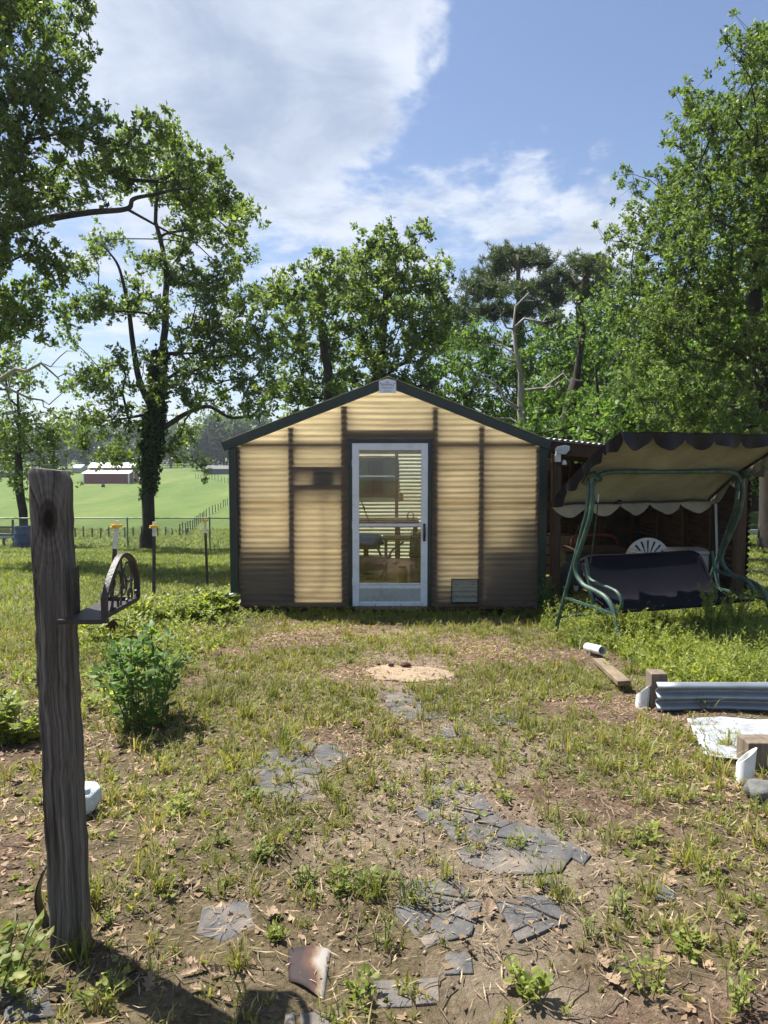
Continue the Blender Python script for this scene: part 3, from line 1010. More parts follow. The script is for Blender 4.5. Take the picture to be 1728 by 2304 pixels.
    for k in range(9):
        a0 = rs.uniform(0, 6.28)
        o.tube([Vector((.47 + .055 * math.cos(a0 + q2 * .7) + rs.uniform(-.01, .01), 12.55 + rs.uniform(-.03, .03), .82 + .075 * math.sin(a0 + q2 * .7) + .05)) for q2 in range(9)], .004, 4)
    tag(o.build('coiled_vine', M['stump']), 'tangled coil of dry vine on the end of the work bench', 'vine coil')
    # boards and sheets stored against the inside of the front wall
    def lean(px0, px1, py0, py1, name, lab, cat, mat, y=FY + .095, th=.02):
        a, b = W(px0, py0, y), W(px1, py1, y)
        o = MB().span((a.x, y, max(.02, b.z)), (b.x, y + th, a.z)).build(name, mat)
        tag(o, lab, cat)
    lean(534, 654, 1222, 1371, 'stored_sheet', 'dark sheet standing behind the lower left front panels', 'board', M['table'], y=FY + .088)
    lean(1090, 1203, 1222, 1371, 'stored_sheet', 'dark sheet standing behind the lower right front panels', 'board', M['table'], y=FY + .088)
    lean(984, 1082, 1300, 1371, 'stored_box', 'low brown box behind the wall vent', 'box', M['table'], y=FY + .11, th=.3)
    lean(700, 752, 1061, 1092, 'shelf_box', 'grey box resting on the shelf behind the left front panel', 'box', M['bin'], y=FY + .03, th=.1)
    o = rounded_cloth((1.72, FY + .16, 1.00), .17, .07, .22, 8, 'x', None, 12, .22).build('hanging_sack', M['stump'], smooth='all')
    tag(o, 'lumpy brown sack behind the right front panel', 'sack')
    a = [W(726, 1110, FY + .05), W(727, 1200, FY + .05), W(726, 1290, FY + .05), W(722, 1315, FY + .05), W(700, 1326, FY + .05)]
    tag(MB().tube(spline(a), .012, 6).build('hanging_hose', M['bin']), 'thin dark hose hanging behind the left front panel', 'hose')


small_things_inside()

# ------------------------------------------------------------------ lean-to on the right of the shed
def build_lean_to():
    t = thing('lean_to', (3.2, 9.0, 0), 'dark open lean-to with low tin roof on the right of the shed', 'lean-to')
    LX0, LX1, LY0, LY1 = 2.03, 4.52, 8.86, 12.6
    zr = lambda x: 2.11 - (x - 1.95) * .112
    def rf(u, v):
        x = 2.02 + (4.78 - 2.02) * u
        return (x, LY0 - .14 + (LY1 - LY0 + .3) * v, zr(x) + .010 * math.sin(u * 2 * math.pi * 40))
    MB().grid(rf, 320, 6).build('roof_sheet', M['galv'], t, smooth='all', solid=.006)
    MB().bar((2.02, LY0 - .05, zr(2.02) - .10), (4.7, LY0 - .05, zr(4.7) - .10), .045, .15, (0, 0, 1)).build('header_beam', M['lt_wood'], t)
    for k in range(4):
        y = LY0 + .8 + k * .85
        MB().bar((2.02, y, zr(2.02) - .08), (4.6, y, zr(4.6) - .08), .045, .10).build('rafter', M['lt_wood'], t)
    p0 = W(1248, 1300, 8.83)
    for x, y in ((p0.x, 8.84), (4.44, 8.84)):
        MB().span((x - .055, y - .055, gz(x, y) - .05), (x + .055, y + .055, zr(x) - .16)).build('post', M['lt_wood'], t, bevel=.008)
    # back wall of the lean-to: horizontal tin sheets on studs
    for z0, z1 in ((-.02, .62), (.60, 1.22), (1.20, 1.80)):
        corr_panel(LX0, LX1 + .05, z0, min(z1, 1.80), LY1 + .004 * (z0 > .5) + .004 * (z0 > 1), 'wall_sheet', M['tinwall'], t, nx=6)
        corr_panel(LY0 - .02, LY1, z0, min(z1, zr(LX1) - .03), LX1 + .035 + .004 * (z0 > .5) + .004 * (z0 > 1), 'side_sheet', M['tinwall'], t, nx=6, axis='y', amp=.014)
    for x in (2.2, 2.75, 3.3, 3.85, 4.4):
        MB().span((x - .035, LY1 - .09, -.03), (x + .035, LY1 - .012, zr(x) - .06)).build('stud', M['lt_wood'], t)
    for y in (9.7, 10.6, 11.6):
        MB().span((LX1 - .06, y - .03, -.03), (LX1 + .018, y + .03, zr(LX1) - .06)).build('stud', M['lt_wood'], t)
    MB().bar((3.45, LY1 - .12, 1.55), (3.62, LY1 - .12, .35), .05, .03).build('brace', M['lt_wood'], t)
    # wiring box by the post
    a = W(1233, 1045, 8.80)
    MB().span((a.x - .06, 8.80, a.z - .07), (a.x + .03, 8.83, a.z + .06)).build('junction_board', M['red_metal'], t)
    MB().tube(spline([(a.x - .03, 8.80, a.z - .05), (a.x - .06, 8.80, a.z - .3), (a.x - .01, 8.80, a.z - .55), (a.x - .05, 8.80, a.z - .9)]), .005, 6).build('cable', M['bin'], t)
    # flood light on the post
    fl = thing('flood_light', (p0.x, 8.75, 1.9), 'white flood light with sensor on the lean-to post', 'flood light')
    c = W(1266, 1013, 8.70)
    poly = [(-.075, -.045), (-.085, .01), (-.06, .045), (.03, .065), (.09, .05), (.085, 0), (.04, -.05)]
    P3 = [c + Vector((x, 0, z)) for x, z in poly]
    MB().prism(P3, (0, .06, 0)).build('housing', M['white_plastic'], fl, bevel=.008)
    MB().prism([c + Vector((x * .82, -.004, z * .80)) for x, z in poly], (0, .008, 0)).build('lens', M['conduit'], fl)
    b = W(1254, 1032, 8.74)
    MB().span((b.x - .03, 8.72, b.z - .04), (b.x + .04, 8.79, b.z + .055)).build('bracket', M['white_plastic'], fl, bevel=.006)
    s = W(1270, 1040, 8.74)
    MB().lathe((s.x, 8.74, s.z - .03), [(0, 0), (.028, 0), (.026, .03), (.012, .055), (0, .06)], 14).build('sensor', M['white_plastic'], fl, smooth=True)


build_lean_to()


def lean_to_contents():
    # white fan-backed patio chair
    c = W(1464, 1252, 9.6)
    t = thing('patio_chair', (c.x, 9.6, 0), 'white plastic patio chair with fan-shaped slatted back in the lean-to', 'chair')
    zc = .52
    cz = c.z - .06
    def arc(r0, r1, a0, a1, n, y=9.70):
        out = [(c.x + r0 * math.cos(a), y, cz + r0 * math.sin(a)) for a in np.linspace(a0, a1, n)]
        out += [(c.x + r1 * math.cos(a), y, cz + r1 * math.sin(a)) for a in np.linspace(a1, a0, n)]
        return out
    rim = MB()
    n = 22
    for k in range(n):
        a0, a1 = R(8) + R(164) * k / n, R(8) + R(164) * (k + 1) / n
        rim.prism(arc(.268, .305, a0, a1, 2), (0, .025, 0))
    rim.build('back_rim', M['white_plastic'], t)
    for k in range(8):
        a = R(20) + R(140) * k / 7
        w = R(6.5)
        MB().prism(arc(.05, .275, a - w, a + w, 2, 9.705), (0, .014, 0)).build('back_slat', M['white_plastic'], t)
    MB().span((c.x - .23, 9.28, .40), (c.x + .23, 9.72, .43)).build('seat', M['white_plastic'], t, bevel=.01)
    MB().span((c.x - .05, 9.70, .42), (c.x + .05, 9.725, cz + .06)).build('back_stem', M['white_plastic'], t)
    for x in (-.21, .21):
        for y in (9.30, 9.70):
            MB().bar((c.x + x, y, 0), (c.x + x * .9, y, .41), .05, .04).build('leg', M['white_plastic'], t)
        MB().span((c.x + x * 1.1 - .03, 9.28, .60), (c.x + x * 1.1 + .03, 9.70, .63)).build('armrest', M['white_plastic'], t)
        MB().span((c.x + x * 1.1 - .02, 9.29, .42), (c.x + x * 1.1 + .02, 9.33, .60)).build('arm_post', M['white_plastic'], t)
    # white chest
    a, b = W(1530, 1240, 9.7), W(1618, 1300, 9.7)
    t = thing('white_chest', (a.x, 9.7, 0), 'white lidded storage chest behind the right end of the swing seat', 'chest')
    MB().span((a.x, 9.7, .0), (b.x, 10.2, a.z - .06)).build('body', M['white_plastic'], t, bevel=.015)
    MB().span((a.x - .02, 9.68, a.z - .055), (b.x + .02, 10.22, a.z)).build('lid', M['white_plastic'], t, bevel=.015)
    # pale leaning pole
    a, b = W(1610, 1110, 9.3), W(1617, 1300, 9.3)
    tag(MB().tube([a, b - Vector((0, 0, .2))], .017, 8).build('leaning_pole', M['conduit']), 'pale thin pole leaning upright at the right end of the lean-to', 'pole')
    # cart with red rail
    a, b = W(1285, 1215, 10.2), W(1390, 1260, 10.2)
    t = thing('garden_cart', (a.x, 10.2, 0), 'dark garden cart with red handle rail inside the lean-to', 'cart')
    MB().tube(spline([a + Vector((0, 0, -.1)), a + Vector((.03, 0, .04)), a + Vector((.2, 0, .07)), Vector((b.x - .1, 10.2, a.z + .06)), Vector((b.x, 10.2, a.z - .06))]), .016, 8).build('handle_rail', M['red_metal'], t, smooth=True)
    MB().span((a.x - .1, 10.1, .30), (b.x + .15, 10.8, .52)).build('bed', M['bin'], t, bevel=.01)
    MB().span((a.x - .12, 10.08, .525), (b.x + .17, 10.82, .55)).build('rim', M['table'], t)
    for x, y in ((a.x + .05, 10.12), (b.x, 10.12), (a.x + .05, 10.78), (b.x, 10.78)):
        MB().tube([(x, y, .30), (x, y, .0)], .02, 8).build('leg', M['bin'], t)
    for q, (x0, z0, x1, z1) in enumerate(((.02, .66, .18, .98), (.30, .98, .52, .62), (.34, .62, .56, .98))):
        MB().tube([(a.x + x0, 10.25, z0), (a.x + x1, 10.25, z1)], .009, 6).build('rod', M['bin'], t)
    # dark sack with pale print
    a, b = W(1255, 1262, 9.15), W(1322, 1372, 9.15)
    t = thing('printed_sack', (a.x, 9.2, 0), 'dark sack with pale printed mark standing behind the swing leg', 'sack')
    rounded_cloth(((a.x + b.x) / 2, 9.32, (a.z) / 2), (b.x - a.x) / 2.5, .11, a.z / 2.15, 4, 'x', None, 12, .08).build('body', M['bag'], t, smooth='all')
    e = W(1296, 1323, 9.17)
    for dx, dz, w, h in ((0, 0, .055, .045), (-.02, .022, .02, .02), (.022, .02, .02, .022), (.0, -.03, .03, .025)):
        MB().span((e.x + dx - w / 2, 9.17, e.z + dz - h / 2), (e.x + dx + w / 2, 9.174 + abs(dz) * .02, e.z + dz + h / 2)).build('emblem', M['pale_print'], t)
    q = W(1266, 1322, 9.17)
    for k in range(4):
        MB().span((q.x + k * .016, 9.166, q.z), (q.x + k * .016 + .011, 9.17, q.z + .018)).build('print_mark', M['conduit'], t)
    # crate
    a = W(1240, 1270, 11.2)
    t = thing('wood_crate', (a.x, 11.4, 0), 'brown slatted crate deep in the lean-to beside the shed wall', 'crate')
    for k in range(4):
        MB().span((a.x - .1, 11.2, .04 + k * .16), (a.x + .45, 11.22, .17 + k * .16)).build('slat', M['stump'], t)
    MB().span((a.x - .08, 11.222, .03), (a.x + .43, 11.7, .64)).build('body', M['lt_wood'], t)


lean_to_contents()


# ------------------------------------------------------------------ garden swing
def build_swing():
    yaw = R(21)
    A = Vector((math.cos(yaw), math.sin(yaw), 0))          # along the seat, left to right
    Fv = Vector((math.sin(yaw), -math.cos(yaw), 0))        # towards the front
    O = Vector((2.00, 6.89, 0))
    t = thing('garden_swing', O, 'old garden swing seat with green tube frame and tilted dark canopy', 'swing seat')
    Lw = 1.92

    def P(a, f, z):
        return O + A * a + Fv * f + Vector((0, 0, z))
    gl = lambda a, f: gz((O + A * a + Fv * f).x, (O + A * a + Fv * f).y)
    for a in (0.0, Lw):
        rear = spline([P(a, -.03, 1.63), P(a, -.035, 1.45), P(a, -.06, 1.30), P(a, -.14, 1.08), P(a, -.38, .45), P(a, -.55, gl(a, -.55) - .02)], 8)
        MB().tube(rear, .020, 12).build('rear_leg', M['swing'], t, smooth=True)
        front = spline([P(a, .03, 1.63), P(a, .035, 1.45), P(a, .0, 1.27), P(a, -.10, 1.04), P(a, -.205, .82), P(a, -.20, .70), P(a, -.08, .60), P(a, .08, .575), P(a, .26, .535), P(a, .37, .44), P(a, .43, .30), P(a, .55, gl(a, .55) - .02)], 8)
        MB().tube(front, .024, 12).build('front_leg', M['swing'], t, smooth=True)
        MB().bar(P(a, -.375, .42), P(a, .38, .40), .022, .022).build('side_brace', M['swing'], t)
        # hub
        hb = MB().tube([P(a, -.10, 1.60), P(a, -.04, 1.68), P(a, .06, 1.70), P(a, .14, 1.64)], .030, 10)
        hb.build('hub', M['swing'], t, smooth=True)
        # hanging arm of the seat
        s = 1 if a == 0 else -1
        aa = a + s * .13
        arm = spline([P(aa, -.22, .84), P(aa, -.17, .66), P(aa, -.04, .615), P(aa, .14, .60), P(aa, .27, .57), P(aa, .33, .49), P(aa, .30, .41)], 8)
        MB().tube(arm, .017, 10).build('seat_arm', M['swing'], t, smooth=True)
        MB().tube(spline([P(aa, -.19, .74), P(aa, -.14, .52), P(aa, -.08, .40)], 6), .017, 10).build('seat_stay', M['swing'], t, smooth=True)
        MB().tube([P(a + s * .06, .05, 1.50), P(a + s * .06, .04, 1.42)], .007, 6).build('spring_hook', M['conduit'], t)
        MB().tube([P(a + s * .07, .03, 1.40), P(aa, -.15, .80)], .006, 6).build('hanger_rod', M['swing'], t)
    bars = spline([P(0.02, .02, 1.60), P(.10, .03, 1.69), P(.26, .035, 1.715), P(.5, .035, 1.715), P(1.4, .035, 1.715), P(1.66, .035, 1.715), P(1.82, .03, 1.69), P(1.90, .02, 1.60)], 6)
    MB().tube(bars, .024, 12).build('top_crossbar', M['swing'], t, smooth=True)
    MB().tube([P(0, -.46, .20), P(Lw, -.46, .20)], .014, 8).build('rear_crossbar', M['swing'], t)
    MB().tube([P(0.02, .42, .24), P(Lw, .42, .24)], .012, 8).build('front_crossbar', M['swing'], t)
    # seat sling
    sec = spline([(-.36, .93), (-.30, .80), (-.20, .60), (-.08, .42), (.10, .375), (.30, .40), (.40, .425)] and [Vector((-.36, .84, 0)), Vector((-.31, .74, 0)), Vector((-.20, .57, 0)), Vector((-.07, .43, 0)), Vector((.10, .375, 0)), Vector((.28, .385, 0)), Vector((.38, .415, 0))], 5)

    def sl(u, v):
        k = v * (len(sec) - 1)
        i = min(int(k), len(sec) - 2)
        p = sec[i].lerp(sec[i + 1], k - i)
        a = .16 + (Lw - .34) * u
        corner = .05 * max(0, abs(u - .5) * 2 - .86) / .14
        return P(a, p.x, p.y - (corner ** 1 if v < .12 else 0) - .012 * math.sin(u * math.pi))
    st = MB().grid(sl, 30, 24).build('seat_sling', M['sling'], t, smooth='all', solid=.008)
    MB().tube([sl(u, 0) for u in np.linspace(0, 1, 20)], .013, 8).build('back_rail', M['sling'], st, smooth=True)
    MB().tube([sl(u, 1) for u in np.linspace(0, 1, 20)], .014, 8).build('front_rail', M['sling'], st, smooth=True)
    for u in (0, 1):
        MB().tube([sl(u, v) for v in np.linspace(0, 1, 24)], .013, 8).build('side_rail', M['sling'], st, smooth=True)
    # canopy
    rs = random.Random(4)
    a0, a1 = -.10, Lw + .10
    fr, zr_, ff, zf = -.50, 1.40, .56, 2.075

    def cp(u, v, drop=0.0):
        sag = .006 * math.sin(u * 31 + v * 3) * math.sin(u * 13 - v * 9) + .05 * math.sin(math.pi * u) * math.sin(math.pi * v) + .012 * math.sin(u * 9 + v * 7) * math.sin(math.pi * v)
        bulge = .035 * math.sin(math.pi * min(1, v * 1.0))
        return P(a0 + (a1 - a0) * u, fr + (ff - fr) * v, zr_ + (zf - zr_) * v - sag + bulge * 1.4 - drop)
    MB().grid(lambda u, v: cp(u, v) + Vector((0, 0, .006)), 36, 20).build('canopy_top', M['navy'], t, smooth='all')
    MB().grid(lambda u, v: cp(u, v) - Vector((0, 0, .002)), 36, 20).build('canopy_lining', M['lining'], t, smooth='all')

    def valance(edge, out, k, h, off, name, inner):
        def fn(u, v):
            p, n = edge(u)
            sc = abs(math.sin(math.pi * k * u)) ** .55
            hh = h * (.42 + .58 * sc) * (1 + .14 * math.sin(u * 31 + k))
            rip = (.016 * math.sin(u * 23 + 1.3) + .010 * math.sin(u * 57 + k)) * v + off
            return p + n * rip + out * (hh * v)
        o = MB().grid(fn, k * 14, 5).build(name, M['navy'], t, smooth='all')
        MB().grid(lambda u, v: fn(u, v) - edge(u)[1] * .006, k * 14, 5).build('valance_lining', M['lining'], o, smooth='all')
    dn = Vector((0, 0, -1))
    valance(lambda u: (cp(u, 1), Fv), (dn * .93 - Fv * .10), 6, .155, .012, 'front_valance', True)
    valance(lambda u: (cp(u, 0), -Fv), (dn * .95 + Fv * .30), 5, .15, .010, 'rear_valance', True)
    valance(lambda u: (cp(0, u), -A), (dn * .80 + A * .25), 4, .15, .016, 'side_valance', True)
    valance(lambda u: (cp(1, u), A), (dn * .95), 4, .14, .012, 'side_valance', True)
    MB().tube([cp(u, .0) + Fv * .02 - Vector((0, 0, .02)) for u in np.linspace(.01, .99, 20)], .014, 8).build('canopy_rear_tube', M['black'], t)
    MB().tube([cp(u, .985) - Fv * .02 - Vector((0, 0, .02)) for u in np.linspace(.01, .99, 20)], .014, 8).build('canopy_front_tube', M['black'], t)
    for u in (.012, .988):
        MB().tube([cp(u, v) - Vector((0, 0, .022)) for v in np.linspace(.01, .99, 12)], .013, 8).build('canopy_side_tube', M['black'], t)
    MB().lathe(cp(.38, .02) + Fv * .05 - Vector((0, 0, .05)), [(0, 0), (.03, .005), (.035, .03), (.02, .05), (0, .055)], 12).build('tilt_knob', M['black'], t)
    # pads on the front bars
    return t


build_swing()


# ------------------------------------------------------------------ leaning post with iron bracket, left foreground
def build_post():
    base = Vector((-.942, 2.05, gz(-.942, 2.05)))
    m, N, L, b = nodes_of('weathered_post_wood')
    tc = N.new('ShaderNodeTexCoord')
    # rings bulge round a knot near the top of the post
    sep = N.new('ShaderNodeSeparateXYZ'); L.new(tc.outputs['Object'], sep.inputs[0])
    def mm(op, a, c=None, d=None):
        n = N.new('ShaderNodeMath'); n.operation = op
        for i, v in enumerate((a, c, d)):
            if v is None: continue
            if isinstance(v, (int, float)): n.inputs[i].default_value = v
            else: L.new(v, n.inputs[i])
        return n.outputs[0]
    kx, kz = .004, 1.30
    dz = mm('DIVIDE', mm('SUBTRACT', sep.outputs[2], kz), .065)
    dx = mm('DIVIDE', mm('SUBTRACT', sep.outputs[0], kx), .030)
    rr = mm('SQRT', mm('ADD', mm('MULTIPLY', dz, dz), mm('MULTIPLY', dx, dx)))
    pull = mm('POWER', 2.718, mm('MULTIPLY', mm('MULTIPLY', rr, rr), -.55))
    n0 = noise_node(N, L, 2.0, 4, .55, (1, 1, .55))
    gx = mm('ADD', mm('MULTIPLY', sep.outputs[0], 1.0), mm('MULTIPLY', mm('SUBTRACT', n0.outputs['Fac'], .5), .075))
    gx = mm('ADD', gx, mm('MULTIPLY', mm('SUBTRACT', sep.outputs[0], kx), mm('MULTIPLY', pull, 1.6)))
    gx = mm('ADD', gx, mm('MULTIPLY', sep.outputs[1], .8))
    comb = N.new('ShaderNodeCombineXYZ'); L.new(mm('MULTIPLY', gx, 60), comb.inputs[0])
    L.new(mm('MULTIPLY', sep.outputs[2], 1.3), comb.inputs[2])
    ns = N.new('ShaderNodeTexNoise'); ns.inputs['Scale'].default_value = 1.35; ns.inputs['Detail'].default_value = 4; ns.inputs['Roughness'].default_value = .65
    L.new(comb.outputs[0], ns.inputs['Vector'])
    fine = noise_node(N, L, 2.0, 5, .7, (150, 150, 4))
    tone = mm('ADD', ns.outputs['Fac'], mm('MULTIPLY', mm('SUBTRACT', fine.outputs['Fac'], .5), .35))
    r = ramp(N, [(.28, (.022, .016, .012)), (.44, (.080, .070, .058)), (.60, (.155, .142, .122)), (.80, (.26, .245, .215))])
    rg = mm('MULTIPLY', mm('MULTIPLY', mm('SINE', mm('MULTIPLY', rr, 15.0)), .07), pull)
    tone = mm('ADD', tone, rg)
    L.new(tone, r.inputs[0])
    kn = ramp(N, [(.10, (1, 1, 1)), (.32, (.55, .55, .55)), (.46, (0, 0, 0))])
    wob = noise_node(N, L, 40, 3, .6)
    L.new(mm('ADD', mm('MULTIPLY', rr, .42), mm('MULTIPLY', mm('SUBTRACT', wob.outputs['Fac'], .5), .35)), kn.inputs[0])
    mx = N.new('ShaderNodeMix'); mx.data_type = 'RGBA'
    L.new(kn.outputs[0], mx.inputs[0]); L.new(r.outputs[0], mx.inputs[6]); mx.inputs[7].default_value = (.018, .011, .008, 1)
    # old dark stain streaks
    stn = noise_node(N, L, 1.7, 3, .5, (26, 26, 2.0))
    sr = ramp(N, [(.60, (0, 0, 0)), (.70, (.75, .75, .75))])
    L.new(stn.outputs['Fac'], sr.inputs[0])
    mx2 = N.new('ShaderNodeMix'); mx2.data_type = 'RGBA'
    L.new(sr.outputs[0], mx2.inputs[0]); L.new(mx.outputs[2], mx2.inputs[6]); mx2.inputs[7].default_value = (.026, .016, .011, 1)
    L.new(mx2.outputs[2], b.inputs['Base Color'])
    b.inputs['Roughness'].default_value = .85; b.inputs['Specular IOR Level'].default_value = .2
    bm = N.new('ShaderNodeBump'); bm.inputs['Strength'].default_value = .7; bm.inputs['Distance'].default_value = .004
    L.new(tone, bm.inputs['Height']); L.new(bm.outputs[0], b.inputs['Normal'])

    h = 1.435
    hw = .048
    mb = MB()
    rs = np.random.RandomState(2)
    nz = 40
    prof = []
    # slightly uneven square section with worn corners
    cs = [(-1, -1), (1, -1), (1, 1), (-1, 1)]
    ring = []
    ch = .13
    for (sx, sy) in cs:
        if sx * sy > 0:
            ring += [(sx, sy * (1 - ch)), (sx * (1 - ch), sy)]
        else:
            ring += [(sx * (1 - ch), sy), (sx, sy * (1 - ch))]
    ring = sorted(ring, key=lambda q: math.atan2(q[1], q[0]))
    k = len(ring)
    vs, fs = [], []
    for j in range(nz + 1):
        z = -.05 + (h + .05) * j / nz
        tl = (.0016 * rs.randn(), .0016 * rs.randn())
        for q in ring:
            s = hw * (1 + .008 * rs.randn())
            zz = z
            if j == nz:
                zz += -.012 * (q[0] + 1) / 2 + .004 * rs.randn() - .010 * (q[1] > 0)
            vs.append((q[0] * s + tl[0], q[1] * s + tl[1], zz))
    for j in range(nz):
        for i in range(k):
            fs.append((j * k + i, j * k + (i + 1) % k, (j + 1) * k + (i + 1) % k, (j + 1) * k + i))
    top = len(vs)
    for q in ring:
        vs.append((q[0] * hw * .80, q[1] * hw * .82, h + .010 - .010 * (q[0] + 1) / 2))
    for i in range(k):
        fs.append((nz * k + i, nz * k + (i + 1) % k, top + (i + 1) % k, top + i))
    fs.append(tuple(top + i for i in range(k)))
    mb.add(vs, fs)
    o = mb.build('wooden_post', m, smooth=True)
    o.location = base
    o.rotation_euler = (R(-.6), R(-.9), R(9))
    tag(o, 'tall grey weathered square wooden post in the left foreground', 'post')
    # iron shelf bracket screwed to its right face
    pr = W(172, 1350, 2.02)
    t = thing('iron_bracket', (pr.x, 2.05, pr.z), 'rusty iron shelf bracket with scrolled arched end on the foreground post', 'bracket')
    zt = W(200, 1375, 2.05).z
    xl, xr = W(137, 1388, 1.95).x, W(250, 1388, 2.0).x
    yf, yb = 1.925, 2.20
    sh = MB()
    sh.add([(xl, yf, zt), (xr + .005, yf, zt), (xr + .005, yb, zt), (pr.x, yb, zt), (pr.x, 1.985, zt)], [(0, 1, 2, 3, 4)])
    sh.build('shelf_plate', M['bracket'], t, solid=.004)
    MB().span((xl, yf - .002, zt - .010), (xr + .005, yf + .002, zt - .001)).build('front_lip', M['bracket'], t)
    MB().span((pr.x + .01, yb - .004, zt + .001), (xr + .006, yb + .001, zt + .014)).build('rear_lip', M['bracket'], t)
    MB().span((pr.x - .001, 1.99, zt + .002), (pr.x + .006, 2.03, zt + .135)).build('wall_plate', M['bracket'], t)
    # arched end, standing square to the shelf and reaching away
    zb = zt - .008
    y0, y1 = 1.93, 2.20
    x_e = xr + .010
    dxe = -.004
    def E(s, z):
        return Vector((x_e + dxe * s, y0 + (y1 - y0) * s, z))
    z_arch = zt + .058
    pts = [E(0, zb), E(0, z_arch), E(.12, z_arch + .040), E(.32, z_arch + .082), E(.5, z_arch + .102), E(.70, z_arch + .096), E(.88, z_arch + .070), E(1, z_arch + .02), E(1, zt + .012), E(.5, zt + .010)]
    fr = MB()
    sp = [E(0, zb), E(0, z_arch)] + spline(pts[1:8], 6)[1:] + [E(1, zt + .012)]
    for p, q in zip(sp[:-1], sp[1:]):
        fr.bar(p, q + (q - p) * .05, .012, .016, (1, 0, 0))
    fr.bar(E(.05, zt + .010), E(1, zt + .010), .012, .012)
    fr.build('arched_frame', M['bracket'], t)

    def scroll(cs, cz, r, a0, turns, sg, rad=.0035):
        n = 26
        pp = []
        for i in range(n):
            q = i / (n - 1)
            a = a0 + sg * turns * 2 * math.pi * q
            rr = r * (1 - .62 * q)
            pp.append(E(cs + rr / .27 * math.cos(a), cz + rr * math.sin(a)))
        MB().tube(pp, rad, 6).build('scroll', M['bracket'], t, smooth=True)
    scroll(.36, z_arch + .035, .045, R(250), .9, 1)
    scroll(.70, z_arch + .040, .048, R(230), 1.0, -1)
    scroll(.28, z_arch - .030, .030, R(-60), 1.0, 1)
    scroll(.74, z_arch - .022, .030, R(200), 1.0, 1)
    scroll(.53, z_arch + .010, .038, R(80), .8, -1)
    for s0, za, s1, zb2 in ((.45, zt + .012, .50, z_arch + .09), (.60, zt + .012, .82, z_arch + .02), (.14, zt + .012, .20, z_arch + .0), (.88, zt + .012, .94, z_arch - .02)):
        MB().tube(spline([E(s0, za), E((s0 + s1) / 2 + .05, (za + zb2) / 2), E(s1, zb2)], 5), .0035, 6).build('scroll', M['bracket'], t, smooth=True)
    # leaf ornament
    lf = MB()
    c = E(.22, zt - .012)
    for k in range(5):
        a = R(-150 + k * 35)
        d = Vector((.3, .8, 0)).normalized()
        tip = c + d * (.03 * math.cos(a)) + Vector((0, 0, .035 * math.sin(a)))
        mid = (c + tip) / 2
        n = Vector((-.6, .3, 0)) * .009
        lf.add([c, mid + n, tip, mid - n], [(0, 1, 2, 3)])
    lf.build('leaf_ornament', M['clod'], t, solid=.003)
    # white folded cloth and black strip behind the post
    c0 = G(154, 1842)
    o = rounded_cloth((c0.x, c0.y + .06, c0.z + .062), .090, .06, .055, 3, 'x', None, 20, .14, .5)
    ob = o.build('white_cloth', M['towel'], smooth='all')
    tag(ob, 'rolled white fleecy cloth lying on the ground behind the foreground post', 'cloth')
    st = MB()
    a = W(96, 2060, 2.2)
    def bl(u, v):
        zz = gz(a.x, 2.2) + .0 + .20 * v
        bow = .030 * math.sin(math.pi * v)
        return (a.x + .042 - bow - .006 * u, 2.13 + .05 * u, zz)
    st.grid(bl, 4, 14)
    tag(st.build('black_strip', M['black'], smooth='all', solid=.004), 'bowed black rubber strip behind the foot of the foreground post', 'rubber strip')


build_post()

